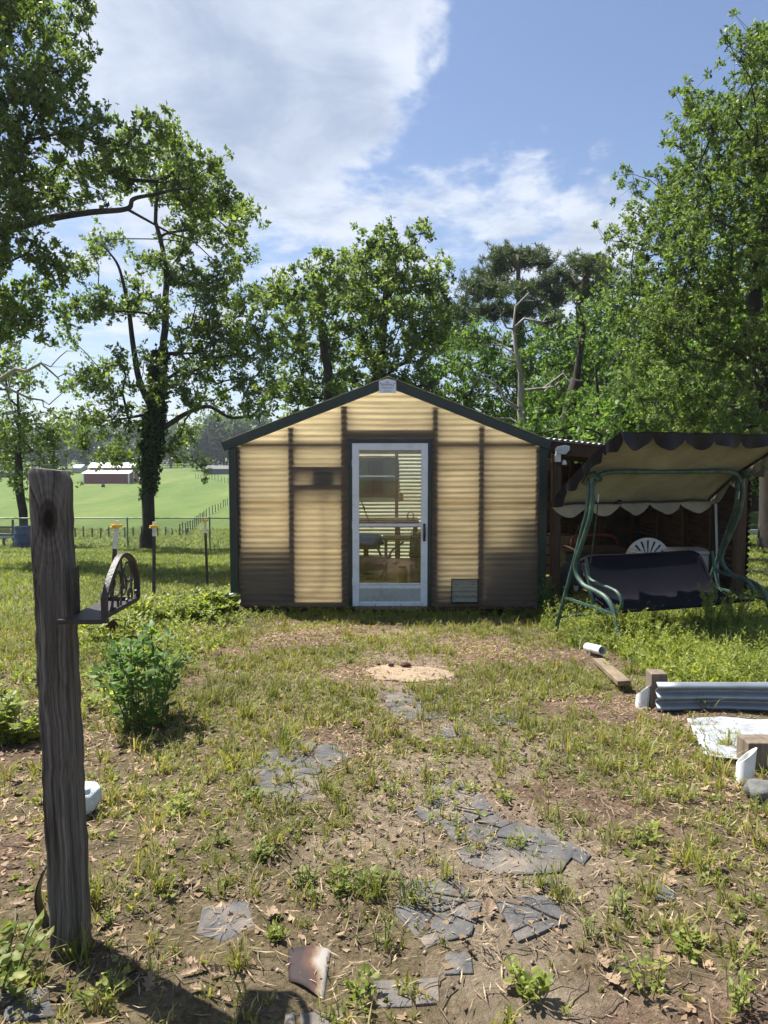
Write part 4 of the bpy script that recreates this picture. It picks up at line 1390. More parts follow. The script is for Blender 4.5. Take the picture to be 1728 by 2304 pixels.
# ------------------------------------------------------------------ loose things in the yard, right side
def yard_things():
    def pipe(name, pts, r, wall, lab):
        pts = [Vector(p) for p in pts]
        ax = (pts[1] - pts[0]).normalized()
        mb = MB()
        k = 28
        x = Vector((0, 0, 1)) if abs(ax.z) < .8 else Vector((1, 0, 0))
        x = (x - ax * x.dot(ax)).normalized()
        y = ax.cross(x)
        cut = pts[2] if len(pts) > 2 else None
        vs = []
        for rr in (r, r - wall):
            for e in (0, 1):
                for j in range(k):
                    a = 2 * math.pi * j / k
                    o = x * (math.cos(a) * rr) + y * (math.sin(a) * rr)
                    p = pts[e] + o
                    if e == 1 and cut is not None:
                        p = p + ax * o.dot(cut)
                    vs.append(p)
        fs = []
        for j in range(k):
            j2 = (j + 1) % k
            fs += [(j, j2, k + j2, k + j), (2 * k + j2, 2 * k + j, 3 * k + j, 3 * k + j2), (k + j, k + j2, 3 * k + j2, 3 * k + j), (j2, j, 2 * k + j, 2 * k + j2)]
        mb.add(vs, fs)
        return tag(mb.build(name, M['pvc'], smooth=True), lab, 'pipe')
    a, b = W(1322, 1456, 6.35), W(1356, 1464, 6.05)
    pipe('pvc_pipe', [a, b], .040, .006, 'short white pipe lying open end forward beside the swing')
    # the pipe rests on a half buried block
    g = G(1338, 1478)
    tag(MB().box((a.x + .03, 6.28, gz(a.x, 6.28) + .02), (.09, .12, .08)).build('pipe_block', M['stump'], bevel=.006), 'small dark block under the lying white pipe', 'block')
    # board lying on the ground
    a, b = G(1346, 1490), G(1404, 1560)
    d = (b - a); d.z = 0; ln = d.length; d.normalize()
    n = Vector((d.y, -d.x, 0))
    up = .045
    mb = MB()
    vs = []
    for s, ha, hb in ((0, .0, .035), (1, .055, .09)):
        for w in (-.045, .045):
            for h in (ha, hb):
                p = a + d * (ln * s) + n * w
                vs.append((p.x, p.y, gz(p.x, p.y) + h))
    mb.add(vs, [(0, 2, 3, 1), (4, 5, 7, 6), (0, 1, 5, 4), (2, 6, 7, 3), (0, 4, 6, 2), (1, 3, 7, 5)])
    tag(mb.build('loose_board', M['board'], bevel=.004), 'sunbleached loose board lying between pipe and wooden stake', 'board')
    # wooden stake at the end of the tin bed wall
    q = W(1474, 1600, 4.55)
    zt = W(1474, 1510, 4.55).z
    o = MB().span((q.x - .052, 4.49, gz(q.x, 4.55) - .05), (q.x + .052, 4.60, zt)).build('wooden_stake', M['stump'], bevel=.006)
    tag(o, 'short square wooden stake at the left end of the tin bed wall', 'stake')
    # slanted cut pipes
    base = G(1443, 1592)
    top = W(1453, 1552, base.y)
    pipe('pvc_pipe', [base - Vector((0, 0, .05)), Vector((base.x + .012, base.y, top.z)), Vector((.9, .0, .0)) + Vector((0, -.55, .0))], .043, .006, 'white pipe stub with slanted mouth beside the wooden stake')
    base = G(1672, 1765)
    top = W(1682, 1700, base.y)
    pipe('pvc_pipe', [base - Vector((0, 0, .05)), Vector((base.x + .012, base.y, top.z)), Vector((1.05, -.5, 0))], .040, .006, 'white pipe stub with slanted mouth by the grey rock')
    # galvanised wall of the raised bed
    a = W(1478, 1536, 4.43)
    def gw(u, v):
        x = a.x + (3.6 - a.x) * u
        y = 4.43 - .02 * u
        z0 = gz(x, y) - .03
        z = z0 + (a.z + .006 * u - z0) * v
        return (x, y + .020 * math.sin(v * 2 * math.pi * 3.1), z)
    tag(MB().grid(gw, 12, 40).build('tin_bed_wall', M['galv'], smooth='all', solid=.004), 'ribbed galvanised metal wall of the raised bed', 'bed wall')
    # white sheet flat on the ground
    def ws(u, v):
        p0, p1, p2, p3 = G(1555, 1628), G(1800, 1632), G(1800, 1735), G(1600, 1708)
        p = (p0 * (1 - u) + p1 * u) * (1 - v) + (p3 * (1 - u) + p2 * u) * v
        return (p.x, p.y, gz(p.x, p.y) + .022 + .012 * math.cos(v * 2 * math.pi * 3))
    cache = {}
    P4 = [G(1545, 1628), G(1810, 1630), G(1810, 1738), G(1590, 1712)]
    def ws(u, v):
        p = (P4[0] * (1 - u) + P4[1] * u) * (1 - v) + (P4[3] * (1 - u) + P4[2] * u) * v
        return (p.x, p.y, gz(p.x, p.y) + .018 + .012 * math.cos(v * 2 * math.pi * 4))
    tag(MB().grid(ws, 14, 30).build('white_sheet', M['white_metal'], smooth='all', solid=.003), 'white ribbed metal sheet lying on the ground below the tin wall', 'metal sheet')
    # block and rock at the right edge
    q = G(1706, 1735)
    zt = W(1706, 1672, q.y).z
    o = MB().span((q.x - .052, q.y, gz(q.x, q.y) - .05), (q.x + .11, q.y + .12, zt)).build('wooden_block', M['stump'], bevel=.006)
    tag(o, 'squat wooden block at the right edge beside the pipe stub', 'block')
    q = G(1722, 1806)
    o = rounded_cloth((q.x, q.y + .03, q.z + .03), .060, .05, .045, 11, 'x', None, 12, .5).build('grey_rock', M['rock'], smooth='all')
    tag(o, 'rough grey rock half hidden in weeds at the right edge', 'rock')
    # green hose end
    a, b = G(1418, 1496), G(1480, 1508)
    pts = [(a.lerp(b, i / 6)) for i in range(7)]
    tag(MB().tube([(p.x, p.y, gz(p.x, p.y) + .05 + .008 * math.sin(i * 2)) for i, p in enumerate(pts)], .009, 8).build('green_hose', M['hose'], smooth=True), 'piece of green hose in the weeds behind the stake', 'hose')
    # grey conduit loop at the shed corner
    c = W(505, 1360, 8.66)
    pts = [W(493, 1385, 8.6), W(497, 1360, 8.6), W(508, 1345, 8.6), W(524, 1338, 8.63), W(536, 1338, 8.68)]
    pts[0].z = gz(pts[0].x, 8.6) - .02
    tag(MB().tube(spline(pts), .022, 10).build('grey_conduit', M['conduit'], smooth=True), 'bent grey conduit rising at the left corner of the shed', 'conduit')
    # low sheet-metal skirting wall far right and its footing
    t = thing('white_skirting_wall', (9.5, 17.5, 0), 'low pale metal wall in the shade of the trees on the far right', 'wall')
    a = W(1660, 1192, 17.5); top = W(1660, 1192, 17.5).z; bot = W(1660, 1222, 17.5).z
    MB().span((8.0, 17.5, bot), (14, 17.56, top)).build('panel', M['white_metal'], t)
    for k in range(3):
        z = bot + (top - bot) * (k + 1) / 4
        MB().span((8.0, 17.488, z - .008), (14, 17.499, z + .008)).build('panel_rib', M['white_metal'], t)
    MB().span((8.0, 17.47, -.05), (14, 17.60, bot - .01)).build('footing', M['rock'], t)
    # tan slab and clods on the path
    c = G(918, 1517)
    mb = MB()
    n = 40
    rs = random.Random(2)
    ring = []
    for i in range(n):
        a = 2 * math.pi * i / n
        r = 1 + .10 * math.sin(3 * a + 1) + .06 * math.sin(7 * a) + rs.uniform(-.05, .05)
        ring.append(Vector((c.x + .34 * r * math.cos(a), c.y + .27 * r * math.sin(a), 0)))
    for p in ring:
        p.z = gz(p.x, p.y) + .004
    cz = sum(p.z for p in ring) / len(ring) + .004
    vs = ring + [Vector((c.x + (p.x - c.x) * .93, c.y + (p.y - c.y) * .93, .6 * p.z + .4 * cz + .003)) for p in ring] + [Vector((c.x, c.y, cz))]
    fs = [(i, (i + 1) % n, n + (i + 1) % n, n + i) for i in range(n)] + [(n + i, n + (i + 1) % n, 2 * n) for i in range(n)]
    mb.add(vs, fs)
    tag(mb.build('tan_slab', M['tan_slab'], smooth='all'), 'round pale tan slab bedded in the path before the door', 'slab')
    for i, (px, py, s, lab) in enumerate(((852, 1500, .013, 'smallest dark brown clod on the left rim of the tan slab'), (880, 1503, .019, 'round brown clod left of the long clod on the tan slab'), (913, 1505, .022, 'long lumpy brown clod at the right on the tan slab'))):
        p = G(px, py)
        o = rounded_cloth((p.x, p.y, cz + s * .4), s * (1.5 if i == 2 else 1), s, s * .7, 20 + i, 'x', None, 8, .5).build('dirt_clod', M['clod'], smooth='all')
        tag(o, lab, 'clod', 'brown clods on the tan slab')
    # rust-stained pale tile in the foreground
    m, N, L, b = nodes_of('rust_stained_tile')
    tcn = noise_node(N, L, 5.0, 5, .6)
    tc = N.new('ShaderNodeTexCoord'); sx = N.new('ShaderNodeSeparateXYZ'); L.new(tc.outputs['Object'], sx.inputs[0])
    ad = N.new('ShaderNodeMath'); ad.operation = 'MULTIPLY_ADD'; L.new(sx.outputs[0], ad.inputs[0]); ad.inputs[1].default_value = -7.0; L.new(tcn.outputs['Fac'], ad.inputs[2])
    rr = ramp(N, [(.20, (.30, .28, .25)), (.32, (.22, .16, .11)), (.42, (.08, .034, .02)), (.60, (.022, .012, .011))])
    L.new(ad.outputs[0], rr.inputs[0]); L.new(rr.outputs[0], b.inputs['Base Color']); b.inputs['Roughness'].default_value = .8
    pa = [G(648, 2138), G(745, 2140), G(728, 2252), G(650, 2210)]
    cen = (pa[0] + pa[1] + pa[2] + pa[3]) / 4
    mb = MB()
    def tl(u, v):
        p = (pa[0] * (1 - u) + pa[1] * u) * (1 - v) + (pa[3] * (1 - u) + pa[2] * u) * v
        return (p.x - cen.x, p.y - cen.y, gz(p.x, p.y) + .012 - .012 * (2 * u - 1) ** 2 - cen.z)
    mb.grid(tl, 10, 6)
    o = mb.build('stained_tile', m, smooth='all', solid=.005)
    o.location = cen
    tag(o, 'curved pale tile with rust brown stain in the foreground dirt', 'tile')


yard_things()


def build_path():
    """grey flat stones set in sand in front of the door"""
    sand = MB()
    t = thing('garden_path', (.2, 5, .2), 'worn path of broken grey flat stones leading to the shed door', None)
    t['kind'] = 'structure'
    def stone(poly, rs):
        """one flat stone with slightly broken edges, bedded in the soil"""
        edge = []
        n = len(poly)
        for k in range(n):
            p, q = poly[k], poly[(k + 1) % n]
            m = max(1, int((q - p).length / .05))
            for i in range(m):
                w = p.lerp(q, i / m)
                j = .006 if i else .002
                edge.append(Vector((w.x + rs.uniform(-j, j), w.y + rs.uniform(-j, j), 0)))
        c = sum(edge, Vector()) / len(edge)
        base = gz(c.x, c.y)
        lift = rs.uniform(.000, .005)
        tilt = (rs.uniform(-.015, .015), rs.uniform(-.015, .015))
        m = len(edge)
        up = [Vector((p.x, p.y, .65 * gz(p.x, p.y) + .35 * base + lift + (p.x - c.x) * tilt[0] + (p.y - c.y) * tilt[1])) for p in edge]
        vs = [p - Vector((0, 0, .03)) for p in up] + up + [Vector((c.x + (p.x - c.x) * .95, c.y + (p.y - c.y) * .95, p.z + .002)) for p in up]
        vs += [Vector((c.x + (p.x - c.x) * .5, c.y + (p.y - c.y) * .5, .5 * p.z + .5 * (base + lift) + .0035)) for p in up] + [Vector((c.x, c.y, base + lift + .004))]
        fs = []
        for r_ in range(3):
            fs += [(r_ * m + k, r_ * m + (k + 1) % m, (r_ + 1) * m + (k + 1) % m, (r_ + 1) * m + k) for k in range(m)]
        fs += [(3 * m + k, 3 * m + (k + 1) % m, 4 * m) for k in range(m)]
        MB().add(vs, fs).build('paving_stone', M['shingle'], t)

    def clip(poly, o, nrm):
        out = []
        for k in range(len(poly)):
            p, q = poly[k], poly[(k + 1) % len(poly)]
            a, b = (p - o).dot(nrm), (q - o).dot(nrm)
            if a >= 0:
                out.append(p)
            if a * b < 0:
                out.append(p.lerp(q, a / (a - b)))
        return out
    rs = random.Random(12)
    # broken slabs: outline in the photograph, number of pieces
    slabs = [([(960, 1775), (1010, 1750), (1075, 1775), (1130, 1848), (1240, 1868), (1300, 1915), (1262, 1962), (1130, 1968), (1040, 1938), (1000, 1880), (930, 1830)], 11),
             ([(515, 1745), (600, 1698), (655, 1664), (765, 1682), (790, 1706), (715, 1742), (745, 1792), (640, 1806), (560, 1778)], 7),
             ([(905, 1985), (1020, 1972), (1085, 2030), (1060, 2105), (960, 2135), (890, 2060)], 5), ([(1115, 2030), (1240, 2018), (1285, 2080), (1165, 2122)], 3),
             ([(862, 1562), (990, 1560), (1005, 1616), (880, 1626)], 4), ([(455, 2045), (560, 2030), (575, 2085), (505, 2120), (440, 2105)], 1), ([(1100, 1608), (1172, 1610), (1165, 1630), (1105, 1632)], 1),
             ([(665, 1560), (712, 1556), (715, 1575), (672, 1580)], 1), ([(1262, 1890), (1330, 1925), (1312, 1945), (1248, 1905)], 1), ([(1462, 1995), (1515, 1998), (1520, 2030), (1470, 2028)], 1),
             ([(1215, 1975), (1275, 1990), (1262, 2012), (1210, 1998)], 1), ([(840, 2210), (985, 2200), (990, 2262), (850, 2270)], 3), ([(0, 2235), (110, 2225), (125, 2290), (10, 2300)], 2), ([(640, 2280), (770, 2270), (790, 2330), (640, 2340)], 2),
             ([(985, 1640), (1050, 1632), (1060, 1655), (990, 1662)], 1), ([(1000, 2150), (1060, 2140), (1065, 2190), (1000, 2195)], 1)]
    for outl, k in slabs:
        P = [G(*q) for q in outl]
        for p in P:
            p.z = 0
        cc = sum(P, Vector()) / len(P)
        area = 0
        seeds = []
        for i in range(k):
            a, b = P[rs.randrange(len(P))], P[rs.randrange(len(P))]
            seeds.append(cc.lerp(a.lerp(b, rs.random()), rs.uniform(.2, .85)) if k > 1 else cc)
        ccw = sum(P[i].x * P[(i + 1) % len(P)].y - P[(i + 1) % len(P)].x * P[i].y for i in range(len(P))) > 0
        for i, sd in enumerate(seeds):
            poly = [q.copy() for q in P]
            for j, s2 in enumerate(seeds):
                if j != i and len(poly) > 2:
                    nrm = (sd - s2).normalized()
                    poly = clip(poly, (sd + s2) / 2 + nrm * rs.uniform(.003, .010), nrm)
            if len(poly) >= 3:
                if not ccw:
                    poly = poly[::-1]
                stone(poly, rs)


build_path()


# ------------------------------------------------------------------ fences, posts and farm things on the left
def build_fences():
    t = thing('chain_link_fence', (-9, 26, -1.4), 'chain link fence with top rail between lawn and pasture', 'fence')
    y = 26.0
    x0, x1 = -15.5, 3.5
    top = lambda x: W(300, 1166, y).z
    zt = top(0)
    MB().tube([(x, y, zt) for x in np.linspace(x0, x1, 12)], .022, 8).build('top_rail', M['rail'], t, smooth=True)
    for px in (-60, 98, 284, 470, 640):
        x = (px - CX) / F_PX * y
        g = gz(x, y)
        MB().tube([(x, y + .02, g - .1), (x, y + .02, zt + .04)], .030, 8).build('post', M['rail'], t, smooth=True)
    s = .085
    vs, fs = [], []
    def ribbon(a, b, w=.0048):
        n = len(vs)
        for p in (a, b):
            for dx, dy in ((-w, 0), (w, 0), (0, w)):
                vs.append((p[0] + dx, p[1] + dy, p[2]))
        for j in range(3):
            j2 = (j + 1) % 3
            fs.append((n + j, n + j2, n + 3 + j2, n + 3 + j))
    x = x0 - 1.3
    zb = gz(-6, y) + .02
    hgt = zt - zb
    while x < x1:
        for sg in (1, -1):
            xa, xb = (x, x + hgt) if sg > 0 else (x + hgt, x)
            if max(xa, xb) > x0 and min(xa, xb) < x1:
                ribbon((xa, y - .012 * sg, zb), (xb, y - .012 * sg, zt))
        x += s
    o = big_mesh('wire_mesh', np.array(vs), np.array(fs), M['wire'], t)
    o['kind'] = 'stuff'
    # steel T-posts with white tops and yellow insulators
    for (bx, by, tx, ty, ins, lab) in ((245, 1432, 263, 1172, 1183, 'nearest leaning steel post with white top and yellow insulator by the lawn'),
                                        (346, 1375, 347, 1174, 1184, 'middle steel post with white top and yellow insulator in front of the ivy tree'),
                                        (467, 1318, 461, 1168, 1171, 'steel post with white top and yellow insulator nearest the shed')):
        b = G(bx, by)
        yy = b.y
        tp = W(tx, ty, yy)
        th = thing('steel_post', b, lab, 'post', 'steel posts with yellow insulators')
        ax = tp - b
        def tsec(p, q, w, name, mat):
            mb = MB()
            mb.bar(p, q, w, w * .22, (0, 1, 0))
            mb.bar(p + Vector((0, w * .40, 0)), q + Vector((0, w * .40, 0)), w * .2, w * .6, (0, 1, 0))
            return mb.build(name, mat, th)
        sp = b + ax * (.76 if bx < 300 else .84 if bx < 400 else .79)
        tsec(b - ax * .05, sp, .042, 'shaft', M['tpost'])
        tsec(sp, tp, .046, 'white_top', M['tpost_w'])
        for k in range(9):
            q = b.lerp(sp, (k + 1) / 10)
            MB().box(q + Vector((0, -.012, 0)), (.016, .018, .022)).build('stud_bump', M['tpost'], th)
        q = Vector((tp.x, tp.y, W(tx, ins, yy).z))
        ins_m = MB()
        ins_m.lathe(q + Vector((-.035, -.02, -.025)), [(0, 0), (.020, 0), (.026, .015), (.016, .024), (.022, .036), (0, .04)], 12)
        ins_m.box(q + Vector((.02, -.015, 0)), (.062, .04, .026))
        ins_m.build('insulator', M['yellow'], th, smooth=True)
    # wire fences of the pasture
    def field_fence(pts, n, h, lab, wires=4):
        f = thing('pasture_fence', (pts[0].x, pts[0].y, pts[0].z), lab, 'fence')
        rs = random.Random(len(lab))
        pos = []
        for i in range(n):
            s = i / (n - 1) * (len(pts) - 1)
            k = min(int(s), len(pts) - 2)
            p = pts[k].lerp(pts[k + 1], s - k)
            p.z = gz(p.x, p.y)
            hh = h * rs.uniform(.85, 1.1)
            MB().tube([p - Vector((0, 0, .1)), p + Vector((rs.uniform(-.06, .06), 0, hh))], .055, 5).build('post', M['tpost'], f)
            pos.append(p)
        for w in range(wires):
            z = h * (.25 + .7 * w / max(1, wires - 1))
            MB().tube([p + Vector((0, 0, z)) for p in pos], .010, 3).build('wire', M['wire'], f)
    field_fence([G(150, 1213), G(290, 1211), G(420, 1207)], 16, .85, 'low wire fence with thin posts across the near pasture')
    field_fence([G(405, 1207), G(460, 1168), G(525, 1127)], 24, 1.15, 'wire fence running diagonally up the pasture towards the shed')
    field_fence([G(440, 1078), G(480, 1080), G(530, 1092)], 14, 1.3, 'pale stick fence before the long dark building')
    # blue barrel
    q = G(49, 1228)
    t = thing('blue_barrel', q, 'blue plastic barrel standing behind the chain link fence', 'barrel')
    q = Vector(((49 - CX) / F_PX * 27.0, 27.0, gz((49 - CX) / F_PX * 27.0, 27.0)))
    zt = W(49, 1184, 27.0).z
    hh = zt - q.z
    r = 19.5 / F_PX * 27.0
    t.location = q
    MB().lathe(q, [(0, 0), (r * .92, 0), (r, .04), (r, hh * .32), (r * 1.03, hh * .34), (r * 1.03, hh * .37), (r, hh * .39), (r, hh * .66), (r * 1.03, hh * .68), (r * 1.03, hh * .71), (r, hh * .73), (r * .98, hh * .95), (r * 1.0, hh * .97), (r * 1.0, hh), (r * .9, hh), (r * .88, hh * .97), (0, hh * .97)], 28).build('body', M['barrel'], t, smooth=True)
    # mesh-sided trailer left of the barrel
    t = thing('mesh_trailer', (-15, 28.5, -1.6), 'low dark mesh-sided trailer standing left of the blue barrel', 'trailer')
    yy = 28.5
    a, b = W(-40, 1186, yy), W(29, 1204, yy)
    for z in (a.z, b.z):
        MB().span((a.x, yy, z - .03), (b.x, yy + .05, z + .03)).build('side_rail', M['tpost'], t)
    MB().span((b.x - .03, yy - .01, b.z), (b.x + .03, yy + .06, a.z + .3)).build('corner_post', M['tpost'], t)
    MB().span((a.x, yy - .02, b.z - .12), (b.x + .1, yy + 1.2, b.z - .04)).build('deck', M['conduit'], t)
    mm = MB()
    for k in range(26):
        xx = a.x + (b.x - a.x) * k / 25
        for sg in (-1, 1):
            mm.bar((xx, yy + .03, b.z), (xx + sg * .25, yy + .03, a.z), .016, .012, (0, 1, 0))
    o = mm.build('mesh_side', M['tpost'], t)
    for x in (a.x + .2, b.x - .3):
        w = MB()
        zc = gz(x, yy) + .26
        w.tube([(x + .22 * math.cos(2 * math.pi * j / 20), yy + .25, zc + .22 * math.sin(2 * math.pi * j / 20)) for j in range(21)], .05, 8, cap=False)
        w.build('wheel', M['black'], t, smooth=True)
    # barn
    by = 165.0
    a, b = W(188, 1088, by), W(290, 1088, by)
    g = a.z
    c = Vector(((a.x + b.x) / 2, by, g))
    t = thing('red_barn', c, 'red barn with white two-tier roof across the pasture', 'barn')
    x0, x1 = a.x, b.x
    H1 = W(0, 1066, by).z - g
    H2 = W(0, 1053, by).z - g
    H3 = W(0, 1046, by).z - g
    dl, dm = 3.4, 3.6
    MB().span((x0, by, g - 1), (x1, by + dl * 2 + dm, g + H1)).build('lower_wall', M['barn_red'], t)
    MB().span((x0 + .3, by + dl, g + H1 + .02), (x1 - .3, by + dl + dm, g + H2 + .1)).build('upper_wall', M['barn_red'], t)
    MB().prism([(x0 - .3, by - .4, g + H1 - .05), (x0 - .3, by + dl, g + H1 + .75), (x0 - .3, by + dl, g + H1 + .90), (x0 - .3, by - .4, g + H1 + .10)], (x1 - x0 + .6, 0, 0)).build('lower_roof', M['barn_white'], t)
    MB().prism([(x0 - .2, by + dl - .4, g + H2), (x0 - .2, by + dl + dm / 2, g + H3 + .35), (x0 - .2, by + dl + dm / 2, g + H3 + .5), (x0 - .2, by + dl - .4, g + H2 + .15)], (x1 - x0 + .4, 0, 0)).build('upper_roof', M['barn_white'], t)
    MB().prism([(x0 - .2, by + dl + dm / 2, g + H3 + .5), (x0 - .2, by + dl + dm / 2, g + H3 + .35), (x0 - .2, by + dl + dm + .4, g + H2), (x0 - .2, by + dl + dm + .4, g + H2 + .15)], (x1 - x0 + .4, 0, 0)).build('upper_roof', M['barn_white'], t)
    for x in (x0, x1):
        MB().span((x - .15, by - .08, g - .5), (x + .15, by - .02, g + H1)).build('corner_board', M['barn_white'], t)
    MB().span((x1 + .01, by + 3.2, g - .5), (x1 + .06, by + 6.8, g + H1 + .4)).build('door', M['barn_white'], t)
    MB().span((x1 + .07, by + 3.5, g - .5), (x1 + .10, by + 6.5, g + H1 + .1)).build('door_panel', M['barn_red'], t)
    # second far building, dark
    by = 205.0
    a, b = W(462, 1067, by), W(516, 1067, by)
    t = thing('dark_barn', a, 'long dark low building beside the trees behind the pasture', 'building')
    hh = W(0, 1055, by).z - a.z
    MB().span((a.x, by, a.z - 2), (b.x + 4, by + 8, a.z + hh)).build('wall', M['slate_b'], t)
    MB().prism([(a.x - .4, by - .5, a.z + hh), (a.x - .4, by + 4, a.z + hh + 1.0), (a.x - .4, by + 8.5, a.z + hh)], (b.x - a.x + 4.8, 0, 0)).build('roof', M['rock'], t)
    # black tub in the pasture
    q = G(232, 1096)
    t = thing('feed_tub', q, 'small black tub with pale end lying in the pasture before the barn', 'tub')
    MB().lathe(q, [(0, 0), (.36, 0), (.42, .3), (.34, .62), (0, .66)], 14).build('body', M['black'], t, smooth=True)
    MB().lathe(q + Vector((-.38, 0, .1)), [(0, 0), (.2, 0), (.22, .2), (.1, .4), (0, .42)], 10).build('pale_end', M['barn_white'], t, smooth=True)
    # pale roof far left behind the trees
    by = 230.0
    a, b = W(163, 1064, by), W(182, 1064, by)
    t = thing('pale_shed', a, 'tiny pale roofed shed far behind the red barn at its left', 'shed')
    MB().span((a.x, by, a.z - 2), (b.x, by + 5, a.z + 1.6)).build('wall', M['conduit'], t)
    MB().prism([(a.x - .3, by - .4, a.z + 1.6), (a.x - .3, by + 2.5, a.z + 2.7), (a.x - .3, by + 5.4, a.z + 1.6)], (b.x - a.x + .6, 0, 0)).build('roof', M['conduit'], t)


build_fences()

# ------------------------------------------------------------------ trees
M['oak_leaf'] = mat_leaf('oak_leaves', [(0.0553, 0.0885, 0.0221), (0.0899, 0.1382, 0.0332), (0.1313, 0.1866, 0.047), (0.1797, 0.2281, 0.0691)], .45)
M['oak_leaf_b'] = mat_leaf('oak_leaves_far', [(0.0589, 0.0972, 0.0264), (0.1, 0.1531, 0.0412), (0.1472, 0.2061, 0.0589), (0.1987, 0.2502, 0.081)], .45)
M['elm_leaf'] = mat_leaf('elm_leaves', [(0.0524, 0.0928, 0.0255), (0.0852, 0.1368, 0.0357), (0.1247, 0.1807, 0.0485), (0.1721, 0.2219, 0.0664)], .45)
M['wood_leaf'] = mat_leaf('woodland_leaves', [(0.0432, 0.0912, 0.0216), (0.072, 0.1344, 0.0312), (0.1104, 0.1824, 0.0432), (0.1464, 0.2184, 0.0576)], .45)
M['pine_leaf'] = mat_leaf('pine_needles', [(0.0449, 0.0725, 0.0345), (0.0725, 0.1035, 0.0483), (0.107, 0.138, 0.0655)], .25)
M['ivy_leaf'] = mat_leaf('ivy_leaves', [(.016, .036, .010), (.028, .058, .014), (.044, .080, .020)], .30)
M['far_leaf'] = mat_leaf('far_tree_leaves', [(0.0357, 0.0651, 0.0252), (0.0546, 0.0924, 0.0336), (0.0788, 0.1208, 0.0441)], .35)


def leaf_quads(P, D, U, ln, wd, fold=.18):
    """kite leaves: base P, direction D, side U (unit), per-leaf length and width"""
    n = len(P)
    Nn = np.cross(D, U)
    mid = P + D * (ln * .48)[:, None]
    tip = P + D * ln[:, None] - Nn * (ln * .10)[:, None]
    l = mid + U * (wd * .5)[:, None] + Nn * (wd * fold)[:, None]
    r = mid - U * (wd * .5)[:, None] + Nn * (wd * fold)[:, None]
    v = np.stack([P, l, tip, r], 1).reshape(-1, 3)
    i = np.arange(n)[:, None] * 4
    return v, np.concatenate([i, i + 1, i + 2, i + 3], 1)


def unit(a):
    return a / np.maximum(np.linalg.norm(a, axis=-1, keepdims=True), 1e-9)


def rosettes(rs, tips, per, spread, size, aspect, up=.25, droop=0.0):
    """sprays of leaves round twig tips"""
    n = len(tips) * per
    C = np.repeat(tips, per, 0) + rs.randn(n, 3) * spread
    D = unit(rs.randn(n, 3) + np.array([0, 0, up - droop]))
    U = unit(np.cross(D, unit(rs.randn(n, 3) + np.array([0, 0, .9]))))
    ln = size * rs.uniform(.4, 1.45, n)
    return leaf_quads(C, D, U, ln, ln * aspect * rs.uniform(.8, 1.2, n))


def grow(rs, trunk, attract, start=.45, seg=.45, kpath=.22, jit=.10, up=.15):
    """join every attraction point to the nearest part of the growing skeleton"""
    pos, par, dist = [], [], []
    tp = [np.array(p, float) for p in trunk]
    pos.append(tp[0]); par.append(-1); dist.append(0.0)
    for a, b in zip(tp[:-1], tp[1:]):
        n = max(1, int(np.linalg.norm(b - a) / seg))
        for k in range(n):
            p = a + (b - a) * (k + 1) / n
            if k < n - 1:
                p = p + rs.randn(3) * seg * .06
            pos.append(p); par.append(len(pos) - 2); dist.append(dist[-1] + np.linalg.norm(pos[-1] - pos[-2]))
    ntr = len(pos)
    cap = ntr + len(attract) * 24
    A = np.zeros((cap, 3)); A[:ntr] = pos
    Dp = np.zeros(cap); Dp[:ntr] = dist
    ok = np.zeros(cap, bool); ok[int(ntr * start):ntr] = True
    par = par + [0] * (cap - ntr)
    n = ntr
    base = A[int(ntr * start):ntr]
    order = np.argsort([np.min(np.linalg.norm(base - q, axis=1)) for q in attract])
    tips = []
    for i in order:
        q = attract[i]
        d = q - A[:n]
        dl = np.linalg.norm(d, axis=1)
        cost = dl * (1 + .45 * np.clip(-(d[:, 2] + .1) / np.maximum(dl, .01), 0, 1)) + kpath * Dp[:n]
        cost[~ok[:n]] = 1e9
        j = int(np.argmin(cost))
        L = dl[j]
        k = min(22, max(1, int(L / seg)))
        a = A[j]
        bend = rs.randn(3) * jit * L
        bend[2] += up * L * rs.uniform(-.3, 1.0)
        prev = j
        for s in range(1, k + 1):
            t = s / k
            p = a + (q - a) * t + bend * (4 * t * (1 - t)) * .5 + (rs.randn(3) * seg * .10 if s < k else 0)
            A[n] = p; par[n] = prev; Dp[n] = Dp[prev] + np.linalg.norm(p - A[prev]); ok[n] = True
            prev = n
            n += 1
            if n >= cap - 30:
                break
        tips.append(prev)
        if n >= cap - 30:
            break
    return A[:n], np.array(par[:n]), np.array(tips), ntr


